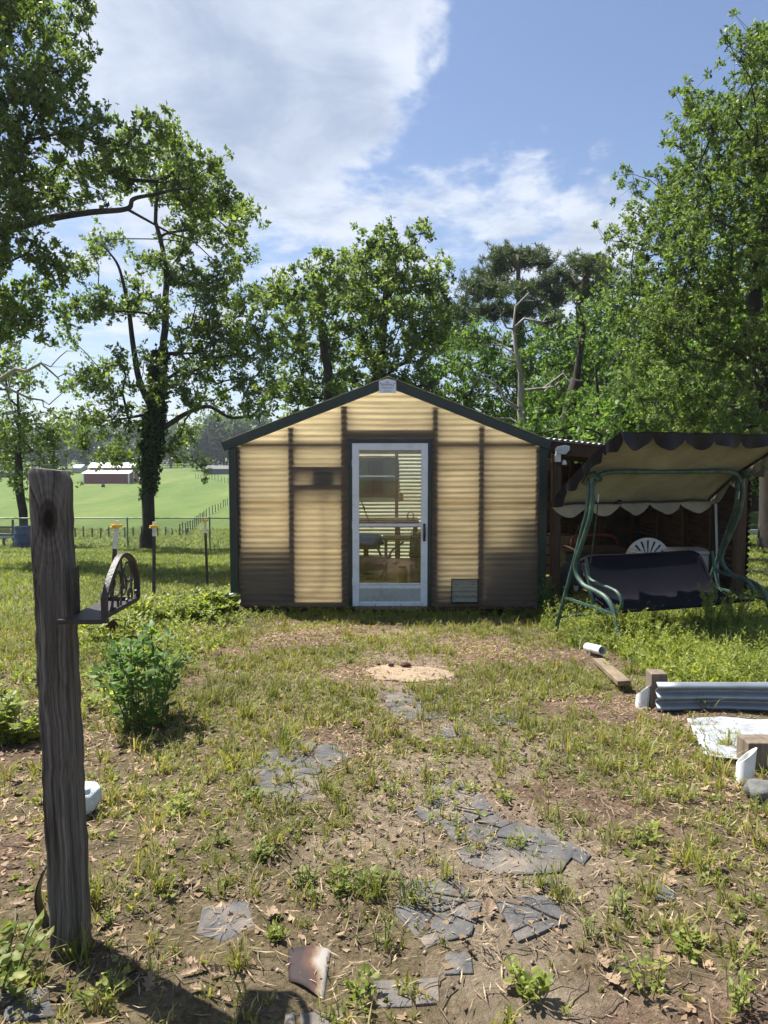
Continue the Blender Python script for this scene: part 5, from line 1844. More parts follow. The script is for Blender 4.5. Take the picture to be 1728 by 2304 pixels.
def wood_mesh(A, par, tips, ntr, r_tip, r_base, e=2.35, name='trunk', mat=None, parent=None):
    n = len(A)
    acc = np.zeros(n)
    acc[tips] += r_tip ** e
    kids = [[] for _ in range(n)]
    for i in range(n - 1, 0, -1):
        if acc[i] == 0:
            acc[i] = (r_tip * .6) ** e
        acc[par[i]] += acc[i]
        kids[par[i]].append(i)
    r = acc ** (1 / e)
    r = r * (r_base / r[0]) ** np.clip((r - r_tip) / max(1e-6, r[0] - r_tip), 0, 1)
    r[:ntr] = np.maximum(r[:ntr], r_base * (1 - .80 * np.arange(ntr) / ntr))
    r[0] = r_base * 1.35
    if ntr > 2:
        r[1] = max(r[1], r_base * 1.1)
    VS, FS, off = [], [], 0
    stack = [(0, None)]
    while stack:
        s, p0 = stack.pop()
        chain = [s] if p0 is None else [p0, s]
        c = s
        while kids[c]:
            ks = sorted(kids[c], key=lambda q: -r[q])
            for q in ks[1:]:
                stack.append((q, c))
            c = ks[0]
            chain.append(c)
        P = A[chain]
        rr = r[chain].copy()
        if p0 is not None:
            rr[0] = min(rr[0], rr[1] * 1.25)
        rr[-1] *= .5
        m = len(P)
        if m < 2:
            continue
        k = 9 if rr.max() > .09 else 5 if rr.max() > .03 else 3
        T = np.gradient(P, axis=0)
        T = unit(T)
        ref = np.tile(np.array([[.31, .92, .21]]), (m, 1))
        X = unit(np.cross(T, ref)); Y = np.cross(T, X)
        an = np.arange(k) * 2 * np.pi / k
        ring = P[:, None, :] + (X[:, None, :] * np.cos(an)[None, :, None] + Y[:, None, :] * np.sin(an)[None, :, None]) * rr[:, None, None]
        VS.append(ring.reshape(-1, 3))
        i = np.arange(m - 1)[:, None] * k + np.arange(k)[None, :]
        i2 = np.arange(m - 1)[:, None] * k + (np.arange(k)[None, :] + 1) % k
        FS.append(np.stack([i, i2, i2 + k, i + k], -1).reshape(-1, 4) + off)
        off += m * k
    o = big_mesh(name, np.concatenate(VS), np.concatenate(FS), mat, parent)
    o.data.shade_smooth()
    return o, r


def clump_points(rs, clumps, depth, spread_y=1.0, dens=1.0, ymul=1.0):
    """clumps of the crown as (px, py, r[, ry]) seen at about that depth -> points and clump ids"""
    out = []
    for c in clumps:
        px, py, r = c[:3]
        ry = c[3] if len(c) > 3 else r
        y = depth + rs.uniform(-spread_y, spread_y)
        p = np.array(W(px, py, y))
        R3, RZ3 = r / F_PX * y, ry / F_PX * y
        n = max(3, int(dens * (R3 * R3 * RZ3) ** (2 / 3) * 9))
        d = unit(rs.randn(n, 3)) * (rs.rand(n, 1) ** .42)
        out.append(p + d * np.array([R3, R3 * ymul, RZ3]))
    return np.concatenate(out)


def make_tree(name, label, cat, trunk, clumps, depth, seed, leaf, leafmat, bark, r_base, r_tip=.008, spread=1.2, dens=1.0, per=34, lsize=.13, aspect=.55,
              lspread=.26, start=.4, sub=4, group=None, kpath=.22, jit=.10, leaves=True, up=.15, seg=.45, ymul=1.0, reach=.55):
    rs = np.random.RandomState(seed)
    t = thing(name, trunk[0], label, cat, group)
    att = clump_points(rs, clumps, depth, spread, dens, ymul)
    A, par, tips, ntr = grow(rs, trunk, att, start, seg, kpath, jit, up)
    wood_mesh(A, par, tips, ntr, r_tip, r_base, name='trunk', mat=bark, parent=t)
    if leaves:
        # twig tips round every branch end, then a spray of leaves on each
        T = A[tips]
        tw = np.repeat(T, sub, 0) + rs.randn(len(T) * sub, 3) * lspread
        # leaves also back along the last stretch of branch
        back = A[par[tips]]
        tw = np.concatenate([tw, back + rs.randn(len(back), 3) * lspread * reach])
        v, f = rosettes(rs, tw, max(3, per // (sub + 1)), lsize * .42, lsize, aspect)
        big_mesh('crown', v, f, leafmat, t)
        src = np.concatenate([np.repeat(T, sub, 0), back])
        ax = unit(tw - src)
        sd = unit(np.cross(ax, rs.randn(len(tw), 3))) * .006
        v = np.stack([src - sd, src + sd, tw + sd * .4, tw - sd * .4], 1).reshape(-1, 3)
        o = big_mesh('twigs', v, np.arange(len(v)).reshape(-1, 4), bark, t)
        o['kind'] = 'stuff'
    return t, A, par, ntr


def tpath(pts, y):
    return [W(px, py, y) if len(q) == 0 else W(px, py, y + q[0]) for px, py, *q in pts]


def build_trees():
    # --- ivy-clad oak by the fence
    D = 26.0
    b = (333, 1236)
    c1 = [(190, 585, 34), (235, 550, 34), (165, 700, 36), (200, 670, 34), (245, 690, 34), (150, 745, 26), (300, 690, 30), (345, 575, 34), (440, 520, 34), (395, 560, 34),
          (500, 600, 34), (430, 640, 44), (380, 620, 34), (480, 640, 36), (540, 570, 30), (510, 680, 36), (570, 675, 30), (350, 700, 34), (290, 640, 26), (430, 745, 36),
          (500, 755, 38), (560, 775, 38), (610, 790, 30), (645, 800, 20), (460, 800, 38), (540, 845, 30), (260, 800, 26), (205, 865, 38), (245, 880, 30), (395, 850, 34), (340, 800, 26),
          (430, 890, 32), (500, 905, 26), (585, 880, 30), (625, 860, 22), (275, 950, 34), (215, 930, 30), (180, 950, 26), (245, 1010, 36), (300, 1025, 30), (190, 1000, 24),
          (430, 970, 26), (395, 1005, 28), (450, 1040, 22), (560, 480, 20), (590, 740, 22), (320, 880, 22), (470, 700, 30), (600, 920, 22), (300, 320, 34), (345, 345, 38), (390, 350, 36), (430, 400, 36), (480, 430, 30), (350, 420, 34), (400, 450, 30), (300, 390, 34), (450, 470, 28), (520, 470, 24), (480, 520, 30), (380, 300, 30), (540, 620, 26), (590, 660, 22), (480, 850, 32), (520, 800, 34), (600, 830, 24), (450, 920, 24), (560, 900, 28), (620, 775, 28), (470, 765, 34), (170, 850, 28), (235, 835, 30), (415, 800, 30), (545, 730, 28), (600, 880, 22)]
    tr = [W(*b, D), W(334, 1150, D), W(334, 1050, D), W(345, 950, D), W(352, 900, D - .1), W(365, 830, D), W(372, 740, D + .2), W(375, 640, D + .3), W(368, 570, D + .2), W(350, 500, D), W(355, 420, D)]
    tr[0].z = gz(tr[0].x, D) - .1
    t, A, par, ntr = make_tree('oak_tree', 'sparse oak with ivy-clad trunk beside the chain link fence', 'tree', tr, c1, D, 11, None, M['oak_leaf'], M['bark'], .23,
                               spread=1.8, dens=3.2, per=84, lsize=.140, lspread=.21, start=.30, jit=.12, kpath=.12)
    rs = np.random.RandomState(5)
    # second leader
    t2 = [W(350, 935, D), W(315, 860, D - .2), W(300, 780, D - .2), W(290, 700, D - .3), W(278, 640, D - .3), W(262, 590, D - .2), W(225, 545, D)]
    rr = [.14, .12, .10, .08, .06, .045, .02]
    MB().tube(spline(t2, 6), list(np.interp(np.linspace(0, 6, len(spline(t2, 6))), range(7), rr)), 8).build('leader', M['bark'], t, smooth='all')
    t3 = [W(372, 960, D - .1), W(420, 930, D - .2), W(470, 915, D - .3), W(520, 940, D - .3), W(575, 935, D - .3), W(585, 955, D - .3)]
    MB().tube(spline(t3, 6), list(np.interp(np.linspace(0, 5, len(spline(t3, 6))), range(6), [.10, .085, .07, .055, .04, .015])), 7).build('limb', M['bark'], t, smooth='all')
    # ivy up the trunk
    pts = []
    for k in range(1900):
        z0 = rs.rand() ** .8
        py = 1120 - z0 * 330
        cx = np.interp(py, [780, 900, 950, 1050, 1120], [360, 352, 345, 335, 334])
        wdt = np.interp(py, [780, 850, 920, 980, 1050, 1120], [10, 13, 20, 27, 20, 10])
        a = rs.rand() * 2 * np.pi
        rad = wdt / F_PX * D * rs.uniform(.55, 1.05)
        p = W(cx, py, D)
        pts.append((p.x + math.cos(a) * rad, D + math.sin(a) * rad * .9, p.z))
    v, f = rosettes(rs, np.array(pts), 4, .07, .14, .85, up=-.2)
    big_mesh('ivy', v, f, M['ivy_leaf'], t)

    # --- big oak reaching in from the left
    D = 17.5
    c2 = [(20, 40, 90), (100, 40, 60), (60, 150, 90), (140, 110, 50), (175, 45, 24), (170, 110, 30), (20, 260, 90), (110, 240, 66), (160, 320, 62), (50, 370, 90), (140, 410, 66), (20, 470, 70),
          (90, 480, 44), (215, 300, 44), (240, 262, 26), (250, 385, 54), (305, 340, 44), (335, 295, 38), (395, 315, 36), (425, 365, 40), (370, 395, 40), (455, 425, 36), (300, 425, 40),
          (195, 440, 46), (475, 395, 26), (410, 440, 30), (515, 445, 20), (545, 488, 22), (530, 515, 18), (20, 560, 60), (75, 580, 44), (20, 660, 60), (65, 700, 50), (20, 730, 54), (95, 650, 34),
          (440, 480, 22), (490, 470, 22), (170, 200, 30), (-60, 150, 110), (-60, 330, 110), (-60, 520, 100), (-60, 700, 90), (-120, 0, 120), (40, -60, 100), (150, -40, 60), (110, 580, 26), (100, 700, 26)]
    tr = [Vector((-13.2, D, 0)), W(-330, 1000, D), W(-300, 800, D), W(-270, 640, D), W(-240, 480, D), W(-220, 300, D), W(-180, 120, D)]
    tr[0].z = gz(-13.2, D) - .1
    t, A, par, ntr = make_tree('oak_tree', 'large oak at the left edge reaching its crown into the sky', 'tree', tr, c2, D, 23, None, M['oak_leaf'], M['bark'], .36,
                               spread=1.4, dens=2.2, per=120, lsize=.122, lspread=.20, start=.45, jit=.12, kpath=.16)
    lim = [W(-250, 570, D), W(-120, 560, D), W(0, 522, D), W(110, 492, D - .2), W(200, 478, D - .3), W(285, 470, D - .4), W(300, 448, D - .4), W(345, 438, D - .4), W(420, 425, D - .4), W(470, 450, D - .4)]
    sp = spline(lim, 6)
    MB().tube(sp, list(np.interp(np.linspace(0, 1, len(sp)), [0, .25, .5, .8, 1], [.15, .105, .065, .04, .012])), 8).build('limb', M['bark'], t, smooth='all')
    lim = [W(285, 470, D - .4), W(330, 495, D - .4), W(385, 525, D - .3), W(430, 540, D - .2), W(480, 585, D - .2)]
    sp = spline(lim, 6)
    MB().tube(sp, list(np.linspace(.035, .01, len(sp))), 6).build('limb', M['bark'], t, smooth='all')

    # --- dark small oak behind the barrel
    D = 29.0
    c3 = [(20, 850, 55), (70, 900, 50), (30, 950, 62), (100, 950, 42), (140, 935, 34), (20, 1040, 55), (90, 1020, 46), (145, 985, 36), (55, 1085, 36), (120, 1060, 34), (20, 800, 46), (60, 840, 36), (-40, 900, 80), (-40, 1030, 70), (40, 1000, 60), (175, 960, 22)]
    tr = [W(58, 1210, D), W(52, 1150, D), W(42, 1090, D), W(40, 1020, D), W(45, 950, D), W(40, 880, D)]
    tr[0].z = gz(tr[0].x, D) - .1
    make_tree('oak_tree', 'low dark oak with leaning trunk behind the blue barrel', 'tree', tr, c3, D, 31, None, M['oak_leaf'], M['bark'], .17, spread=1.5, dens=1.3, per=40, lsize=.18, lspread=.25, start=.35)
    # --- leafless twiggy tree at the left edge
    D = 24.0
    cb = [(30, 790, 40), (90, 800, 40), (140, 830, 36), (60, 860, 50), (130, 880, 40), (100, 930, 40), (150, 790, 20), (20, 850, 40), (165, 850, 18), (40, 930, 40)]
    tr = [W(-130, 1200, D), W(-120, 1100, D), W(-100, 980, D), W(-60, 900, D), W(-20, 850, D)]
    tr[0].z = gz(tr[0].x, D) - .1
    make_tree('bare_tree', 'leafless twiggy tree fanning out at the left edge', 'tree', tr, cb, D, 8, None, None, M['bark_g'], .12, r_tip=.011, spread=1.2, dens=1.0, leaves=False, start=.6, jit=.16, up=.3)

    # --- two oaks behind the shed
    D = 21.5
    c4 = [(615, 650, 26), (650, 690, 38), (690, 640, 42), (725, 600, 40), (640, 625, 32), (700, 700, 44), (750, 680, 42), (660, 745, 34), (720, 760, 40), (775, 745, 40), (690, 840, 36), (745, 830, 40), (665, 860, 28),
          (700, 905, 36), (655, 900, 36), (620, 900, 24), (780, 870, 40), (740, 900, 40), (600, 680, 16), (680, 790, 30), (770, 620, 34), (655, 760, 24), (720, 640, 34)]
    tr = [Vector((-1.75, D, -.9)), W(738, 1000, D), W(742, 900, D), W(738, 830, D), W(725, 760, D), W(720, 690, D), W(722, 630, D)]
    make_tree('oak_tree', 'leafy oak standing behind the left slope of the shed roof', 'tree', tr, c4, D, 41, None, M['oak_leaf_b'], M['bark'], .20, spread=1.3, dens=2.5, per=120, lsize=.128, lspread=.20, start=.3)
    D = 23.0
    c5 = [(885, 545, 36), (930, 555, 28), (948, 530, 14), (840, 590, 44), (900, 605, 48), (860, 640, 44), (960, 625, 40), (990, 645, 30), (920, 675, 50), (970, 695, 40), (1003, 665, 16), (820, 560, 30), (785, 595, 34),
          (800, 640, 40), (820, 695, 44), (870, 725, 48), (930, 745, 44), (980, 745, 30), (820, 775, 44), (880, 805, 48), (940, 810, 40), (835, 850, 40), (790, 830, 40), (900, 860, 44), (960, 870, 40), (995, 720, 20), (860, 900, 50), (930, 910, 40), (790, 690, 34), (970, 780, 30)]
    tr = [Vector((-.3, D, -1.1)), W(846, 1000, D), W(848, 880, D), W(850, 820, D), W(862, 740, D), W(868, 680, D), W(872, 610, D), W(880, 560, D)]
    make_tree('oak_tree', 'tall full-crowned oak rising behind the shed ridge', 'tree', tr, c5, D, 47, None, M['oak_leaf_b'], M['bark'], .26, spread=1.6, dens=2.5, per=124, lsize=.132, lspread=.21, start=.3)

    # --- pines
    def pine(label, tr, cl, D, seed, rb):
        rs = np.random.RandomState(seed)
        t = thing('pine_tree', tr[0], label, 'tree', 'pines behind the shed')
        cl = [(a, b, c * 1.25, d * 1.15) for a, b, c, d in cl]
        att = clump_points(rs, cl, D, 1.3, 3.4, 1.0)
        A, par, tips, ntr = grow(rs, tr, att, .45, .5, .10, .08, -.05)
        wood_mesh(A, par, tips, ntr, .010, rb, name='trunk', mat=M['bark_p'], parent=t)
        T = A[tips]
        tw = np.repeat(T, 6, 0) + rs.randn(len(T) * 6, 3) * np.array([.26, .26, .12])
        n = 30
        C = np.repeat(tw, n, 0) + rs.randn(len(tw) * n, 3) * .03
        d = unit(rs.randn(len(C), 3) + np.array([0, 0, .55]))
        U = unit(np.cross(d, rs.randn(len(C), 3)))
        ln = rs.uniform(.16, .28, len(C))
        v, f = leaf_quads(C, d, U, ln, np.full(len(C), .032), 0)
        big_mesh('crown', v, f, M['pine_leaf'], t)
    D = 31.0
    tr = [Vector((W(1178, 1100, D).x, D, -.2)), W(1176, 1000, D), W(1172, 850, D), W(1168, 720, D), W(1165, 640, D), W(1165, 575, D)]
    pine('tall pine with flat layered dark needles behind the shed', tr, [(1165, 583, 52, 17), (1205, 590, 40, 15), (1115, 622, 36, 15), (1080, 665, 40, 15), (1150, 650, 44, 14), (1042, 712, 44, 17), (1022, 757, 40, 19), (1100, 702, 40, 15),
         (1210, 660, 40, 14), (1240, 682, 36, 14), (1180, 702, 44, 14), (1230, 722, 32, 14), (992, 775, 30, 14), (1060, 772, 36, 14), (1130, 590, 26, 12), (1065, 640, 26, 11)], D, 61, .26)
    D = 33.0
    tr = [Vector((W(1306, 1100, D).x, D, -.2)), W(1305, 1000, D), W(1308, 850, D), W(1305, 740, D), W(1310, 660, D), W(1325, 600, D)]
    pine('shorter pine with open top between the tall pine and the elm', tr, [(1335, 596, 34, 16), (1300, 598, 30, 14), (1255, 628, 34, 13), (1368, 612, 28, 15), (1290, 645, 38, 13), (1345, 652, 32, 13), (1230, 640, 24, 12)], D, 62, .22)

    # --- dead grey tree and a gnarled dark one
    D = 22.0
    cd = [(1090, 830, 44), (1055, 865, 36), (1205, 855, 44), (1255, 840, 34), (1140, 745, 36), (1205, 705, 36), (1100, 780, 36), (1235, 725, 30), (1185, 665, 26), (1150, 905, 44), (1080, 900, 40), (1125, 690, 24), (1230, 890, 30), (1110, 940, 34)]
    tr = [Vector((W(1178, 1100, D).x, D, -.2)), W(1176, 960, D), W(1172, 880, D), W(1163, 800, D), W(1155, 740, D), W(1160, 690, D)]
    make_tree('dead_tree', 'dead grey leafless tree standing in front of the tall pine', 'tree', tr, cd, D, 71, None, None, M['bark_g'], .13, r_tip=.015, spread=.9, dens=1.2, leaves=False, start=.25, jit=.2, up=.1)
    D = 21.0
    cg = [(1390, 850, 24), (1400, 800, 24), (1350, 870, 20), (1310, 700, 36), (1290, 660, 30), (1330, 740, 30), (1280, 740, 30), (1370, 820, 24)]
    tr = [Vector((W(1268, 1100, D).x, D, -.2)), W(1270, 980, D), W(1282, 920, D), W(1296, 860, D), W(1304, 800, D), W(1310, 760, D)]
    make_tree('gnarled_tree', 'gnarled dark tree with crooked bare limb right of the dead tree', 'tree', tr, cg, D, 72, None, M['wood_leaf'], M['bark'], .20, r_tip=.012, spread=.7, dens=.8, per=10, lsize=.12, start=.35, jit=.2)

    # --- light green trees filling in behind the shed on the right
    def filler(label, cx, cl, D, seed, per=44):
        tr = [Vector((W(cx, 1100, D).x, D, -.3)), W(cx, 1000, D), W(cx + 5, 900, D), W(cx, 820, D)]
        make_tree('leafy_tree', label, 'tree', tr, cl, D, seed, None, M['wood_leaf'], M['bark'], .14, spread=1.8, dens=2.0, per=per + 50, lsize=.135, lspread=.26, start=.3, group='light green trees behind the shed')
    filler('light green bushy tree just right of the shed ridge', 1040, [(1000, 820, 48), (1040, 790, 48), (1075, 750, 44), (1030, 870, 60), (990, 890, 50), (1090, 830, 50), (1060, 930, 56), (1010, 960, 50), (1110, 780, 36), (970, 940, 40)], 27.5, 81)
    filler('light green bushy tree below the tall pine', 1170, [(1150, 820, 52), (1200, 790, 48), (1130, 890, 56), (1190, 890, 60), (1120, 960, 56), (1180, 970, 56), (1230, 930, 50), (1170, 760, 36), (1225, 840, 44)], 28.5, 82)
    filler('light green tree between the gnarled tree and the elm', 1285, [(1250, 770, 44), (1300, 800, 50), (1330, 740, 44), (1270, 870, 56), (1330, 880, 60), (1290, 950, 60), (1350, 960, 60), (1230, 960, 46), (1380, 800, 50), (1360, 700, 40)], 26.0, 83)
    filler('low bushy tree rising over the lean-to roof', 1340, [(1290, 930, 40), (1340, 920, 44), (1390, 940, 50), (1250, 965, 40), (1430, 920, 54), (1330, 990, 46), (1400, 1000, 50), (1460, 980, 50), (1210, 985, 36)], 17.5, 84, 60)

    # --- big elm on the right
    rs = np.random.RandomState(3)
    bl_y = [70, 110, 150, 215, 330, 370, 430, 500, 560, 650, 750, 850, 950, 1040]
    bl_x = [1745, 1700, 1660, 1600, 1560, 1470, 1425, 1395, 1385, 1370, 1365, 1380, 1410, 1440]
    ce = []
    tries = 0
    while len(ce) < 190 and tries < 9000:
        tries += 1
        py = rs.uniform(95, 1030)
        lx = np.interp(py, bl_y, bl_x)
        px = rs.uniform(lx + 36, 2000)
        r = rs.uniform(34, 58)
        if px - lx < 60:
            r = min(r, 36)
        if all((px - q[0]) ** 2 + (py - q[1]) ** 2 > 38 ** 2 for q in ce):
            ce.append((px, py, r))
    ce += [(1562, 228, 18), (1555, 250, 16), (1575, 245, 18), (1590, 275, 20), (1605, 290, 20), (1610, 310, 20), (1425, 400, 16), (1395, 520, 16), (1380, 540, 18), (1675, 100, 18), (1700, 80, 16), (1660, 120, 16), (1720, 75, 18), (1530, 330, 18)]
    D = 15.0
    tr = [Vector((W(1745, 1150, D).x, D, -.1)), W(1735, 1000, D), W(1715, 850, D), W(1700, 700, D), W(1705, 560, D), W(1730, 400, D), W(1760, 250, D)]
    make_tree('elm_tree', 'tall dense elm filling the right edge of the picture', 'tree', tr, ce, D, 91, None, M['elm_leaf'], M['bark'], .26, r_tip=.006, spread=2.4, dens=3.7, per=200, lsize=.074, aspect=.50, lspread=.22, start=.25, sub=5, seg=.4)

    # --- wood behind the lean-to: a few trees copied from two patterns
    def proto(seed, h, r, n, lsize):
        rs = np.random.RandomState(seed)
        att = unit(rs.randn(n, 3)) * rs.rand(n, 1) ** .4 * np.array([r, r, h * .42]) + np.array([0, 0, h * .56])
        tr = [np.array([0, 0, -.3]), np.array([.1, 0, h * .25]), np.array([0, .1, h * .5]), np.array([.1, 0, h * .75])]
        A, par, tips, ntr = grow(rs, tr, att, .2, .6, .15, .1, .1)
        e = bpy.data.objects.new('p', None)
        w, _ = wood_mesh(A, par, tips, ntr, .012, .16, name='trunk', mat=M['bark'])
        T = A[tips]
        tw = np.repeat(T, 5, 0) + rs.randn(len(T) * 5, 3) * .34
        v, f = rosettes(rs, tw, 8, .08, lsize, .6)
        c = big_mesh('crown', v, f, M['wood_leaf'])
        return w, c
    protos = [proto(101, 9.0, 2.6, 330, .19), proto(102, 7.5, 2.9, 330, .19)]
    spots = [(6.2, 25, .62, 'behind the lean-to, left of the elm'), (9.6, 24, .85, 'behind the elm trunk'), (11.5, 21, 1.0, 'at the right edge behind the low pale wall'), (13.5, 26, 1.1, 'farthest right at the edge of the wood'),
             (8.2, 31, .85, 'deep in the wood behind the elm'), (5.0, 36, .7, 'deep in the wood behind the light green trees'), (11.0, 33, 1.2, 'deep in the wood at the right edge'), (7.2, 20.5, .62, 'low behind the swing canopy'), (9.6, 19.6, .55, 'low beside the pale wall')]
    lab = 'woodland tree standing '
    for i, (x, y, s, w_) in enumerate(spots):
        w, c = protos[i % 2]
        e = thing('woodland_tree', (x, y, gz(x, y)), lab + w_, 'tree', 'wood on the right')
        e.scale = (s, s, s)
        e.rotation_euler = (0, 0, i * 1.7)
        for src in (w, c):
            ob = src.copy()
            COL.objects.link(ob)
            ob.parent = e
    for w, c in protos:
        bpy.data.objects.remove(w); bpy.data.objects.remove(c)

    # --- far trees beyond the pasture
    rs = np.random.RandomState(77)
    fps = []
    for q in range(4):
        n = 2600
        d = unit(rs.randn(26, 3)) * rs.rand(26, 1) ** .45 * np.array([4.6, 4.6, 4.4]) + np.array([0, 0, 6.2])
        cen = d[rs.randint(0, 26, n)] + rs.randn(n, 3) * np.array([1.15, 1.15, .9])
        v, f = rosettes(rs, cen, 1, .2, .85, .7)
        c = big_mesh('crown', v, f, M['far_leaf'])
        tb = MB().tube([(0, 0, -2), (.1, 0, 2), (0, .1, 6)], [.35, .28, .15], 6).build('trunk', M['bark'])
        fps.append((tb, c))
    FAR = {195: 'distant tree just behind the left end of the red barn', 240: 'distant tree behind the middle of the red barn roof', 275: 'distant tree behind the right end of the red barn', 352: 'distant tree just right of the ivy-clad trunk',
           415: 'distant tree midway between ivy-clad trunk and shed', 470: 'distant tree at the left end of the dark far building', 505: 'large distant tree behind the dark far building', 540: 'large distant tree at the left eave of the shed', 150: 'distant tree above the tiny pale shed', 120: 'distant tree left of the tiny pale shed behind the post'}
    for i, (px, y, s) in enumerate([(20, 215, 1.4), (75, 240, 1.3), (120, 225, 1.2), (150, 250, 1.4), (195, 245, 1.25), (240, 255, 1.45), (275, 240, 1.2), (310, 260, 1.35), (352, 255, 1.2), (385, 270, 1.45),
                                     (415, 262, 1.1), (445, 280, 1.0), (470, 235, 1.5), (505, 240, 1.75), (540, 238, 1.7), (580, 245, 1.6), (620, 250, 1.5), (-40, 220, 1.5), (90, 300, 1.8), (200, 320, 1.8), (320, 330, 1.9), (430, 340, 1.7), (660, 260, 1.6), (265, 300, 1.6), (395, 310, 1.7)]):
        x = (px - CX) / F_PX * y
        e = thing('far_tree', (x, y, gz(x, y) - .5), FAR.get(px, 'distant hazy tree in the line beyond the pasture'), 'tree', 'far tree line beyond the pasture')
        e.scale = (s, s, s * (.95 + .1 * math.sin(i * 3)))
        e.rotation_euler = (0, 0, i * 2.1)
        for src in fps[i % 4]:
            ob = src.copy()
            COL.objects.link(ob)
            ob.parent = e
    for tb, c in fps:
        bpy.data.objects.remove(tb); bpy.data.objects.remove(c)


build_trees()

# ------------------------------------------------------------------ grass, weeds and litter
M['grass'] = mat_leaf('grass_blades', [(.100, .135, .028), (.155, .185, .042), (.215, .225, .062), (.30, .25, .115)], .40, (1.7, 1.6, .9), .55)
M['lawn'] = mat_leaf('lawn_blades', [(.090, .140, .026), (.140, .195, .040), (.195, .240, .056), (.255, .265, .090)], .40, (1.7, 1.6, .9), .55)
M['weed'] = mat_leaf('weed_leaves', [(.105, .150, .026), (.160, .210, .040), (.220, .265, .058), (.290, .300, .090)], .48, (1.7, 1.7, .9), .5)
M['bush'] = mat_leaf('shrub_leaves', [(.055, .115, .028), (.085, .160, .040), (.130, .215, .060)], .42, (2.0, 1.9, .9), .5, .25)
M['straw'] = mat_leaf('dry_straw', [(.20, .14, .085), (.32, .24, .15), (.46, .37, .25), (.24, .15, .095)], .15, (1, 1, 1), .8)
M['litter'] = mat_leaf('dry_leaf_litter', [(.10, .066, .038), (.18, .12, .072), (.27, .19, .115), (.36, .265, .17)], .18, (1, .9, .8), .7)
M['dry_leaf'] = mat_plain('dry_oak_leaf', (.23, .155, .095), .75, .5, 1.5, bump=.2, bscale=8)

M['crumb'] = mat_leaf('soil_crumb', [(.07, .048, .034), (.14, .10, .072), (.23, .17, .125), (.33, .26, .20)], 0, (1, 1, 1), .95, .1, 0)

RG = np.random.RandomState(99)


def in_view(x, y, z, pad=60):
    """photograph pixel of a point and whether it can be seen"""
    c, s = math.cos(PITCH), math.sin(PITCH)
    zz = z - CAM_Z
    d = y * c - zz * s
    v = y * s + zz * c
    px = CX + F_PX * x / np.maximum(d, .1)
    py = CY - F_PX * v / np.maximum(d, .1)
    return px, py, (d > .2) & (px > -pad) & (px < 1728 + pad) & (py < 2304 + pad * 2)


def blocked(x, y, grass=True):
    shed = (x > -1.95) & (x < 2.05) & (y > 8.6) & (y < 13.5)
    leant = (x > 2.0) & (x < 4.6) & (y > 9.2) & (y < 12.7)
    slab = ((x - SLAB.x) / .33) ** 2 + ((y - SLAB.y) / .26) ** 2 < 1
    sheet = (x > 2.0) & (y > 3.8) & (y < 4.42)
    for q, rr in ((TILE, .12), (FLAT, .13)):
        sheet = sheet | ((x - q.x) ** 2 + (y - q.y) ** 2 < rr * rr)
    sheet = sheet | ((np.abs(x - 1.86) < .20) & (y > 5.55) & (y < 6.45))
    return (shed | leant | slab | sheet) if grass else (shed | leant)


SLAB = G(918, 1517)
TILE, FLAT = G(697, 2195), G(510, 2075)


def blades(P, n_per, h, w, lean, rs, curve=.5, tris=2):
    """tufts of curved blades rooted at P; each blade a strip of two quads"""
    n = len(P) * n_per
    B = np.repeat(P, n_per, 0).copy()
    sp = rs.randn(n, 2) * np.repeat(h, n_per)[:, None] * .16
    B[:, :2] += sp
    a = rs.rand(n) * 2 * np.pi
    d = np.stack([np.cos(a), np.sin(a), np.zeros(n)], 1)
    hh = np.repeat(h, n_per) * rs.uniform(.45, 1.15, n)
    ln = lean * rs.uniform(.2, 1.3, n)
    mid = B + d * (hh * ln * .35)[:, None] + np.array([0, 0, 1]) * (hh * .60)[:, None]
    tip = B + d * (hh * ln)[:, None] + np.array([0, 0, 1]) * (hh * (1 - curve * ln * .45))[:, None]
    s = np.stack([-np.sin(a + rs.randn(n) * .6), np.cos(a + rs.randn(n) * .6), np.zeros(n)], 1) * (w * rs.uniform(.6, 1.3, n))[:, None]
    v = np.stack([B - s * .5, B + s * .5, mid + s * .45, mid - s * .45, tip], 1).reshape(-1, 3)
    i = np.arange(n)[:, None] * 5
    q = np.concatenate([i, i + 1, i + 2, i + 3], 1)
    tq = np.concatenate([i + 3, i + 2, i + 4, i + 4], 1)
    return v, q, tq[:, :3]


def stuff_tri(name, v, quads, tris, mat, label):
    f3 = np.concatenate([quads[:, [0, 1, 2]], quads[:, [0, 2, 3]], tris])
    o = big_mesh(name, v, f3, mat, nper=3)
    tag(o, label, kind='stuff')
    return o


def scatter(n, x0, x1, y0, y1, dens_fn, rs, ypow=1.0, grass=True):
    y = y0 + (y1 - y0) * rs.rand(n) ** ypow
    x = x0 + (x1 - x0) * rs.rand(n)
    k = rs.rand(n) < dens_fn(x, y)
    x, y = x[k], y[k]
    k = ~blocked(x, y, grass)
    x, y = x[k], y[k]
    z = ground(x, y)
    _, _, vis = in_view(x, y, z + .1)
    return np.stack([x[vis], y[vis], z[vis]], 1)


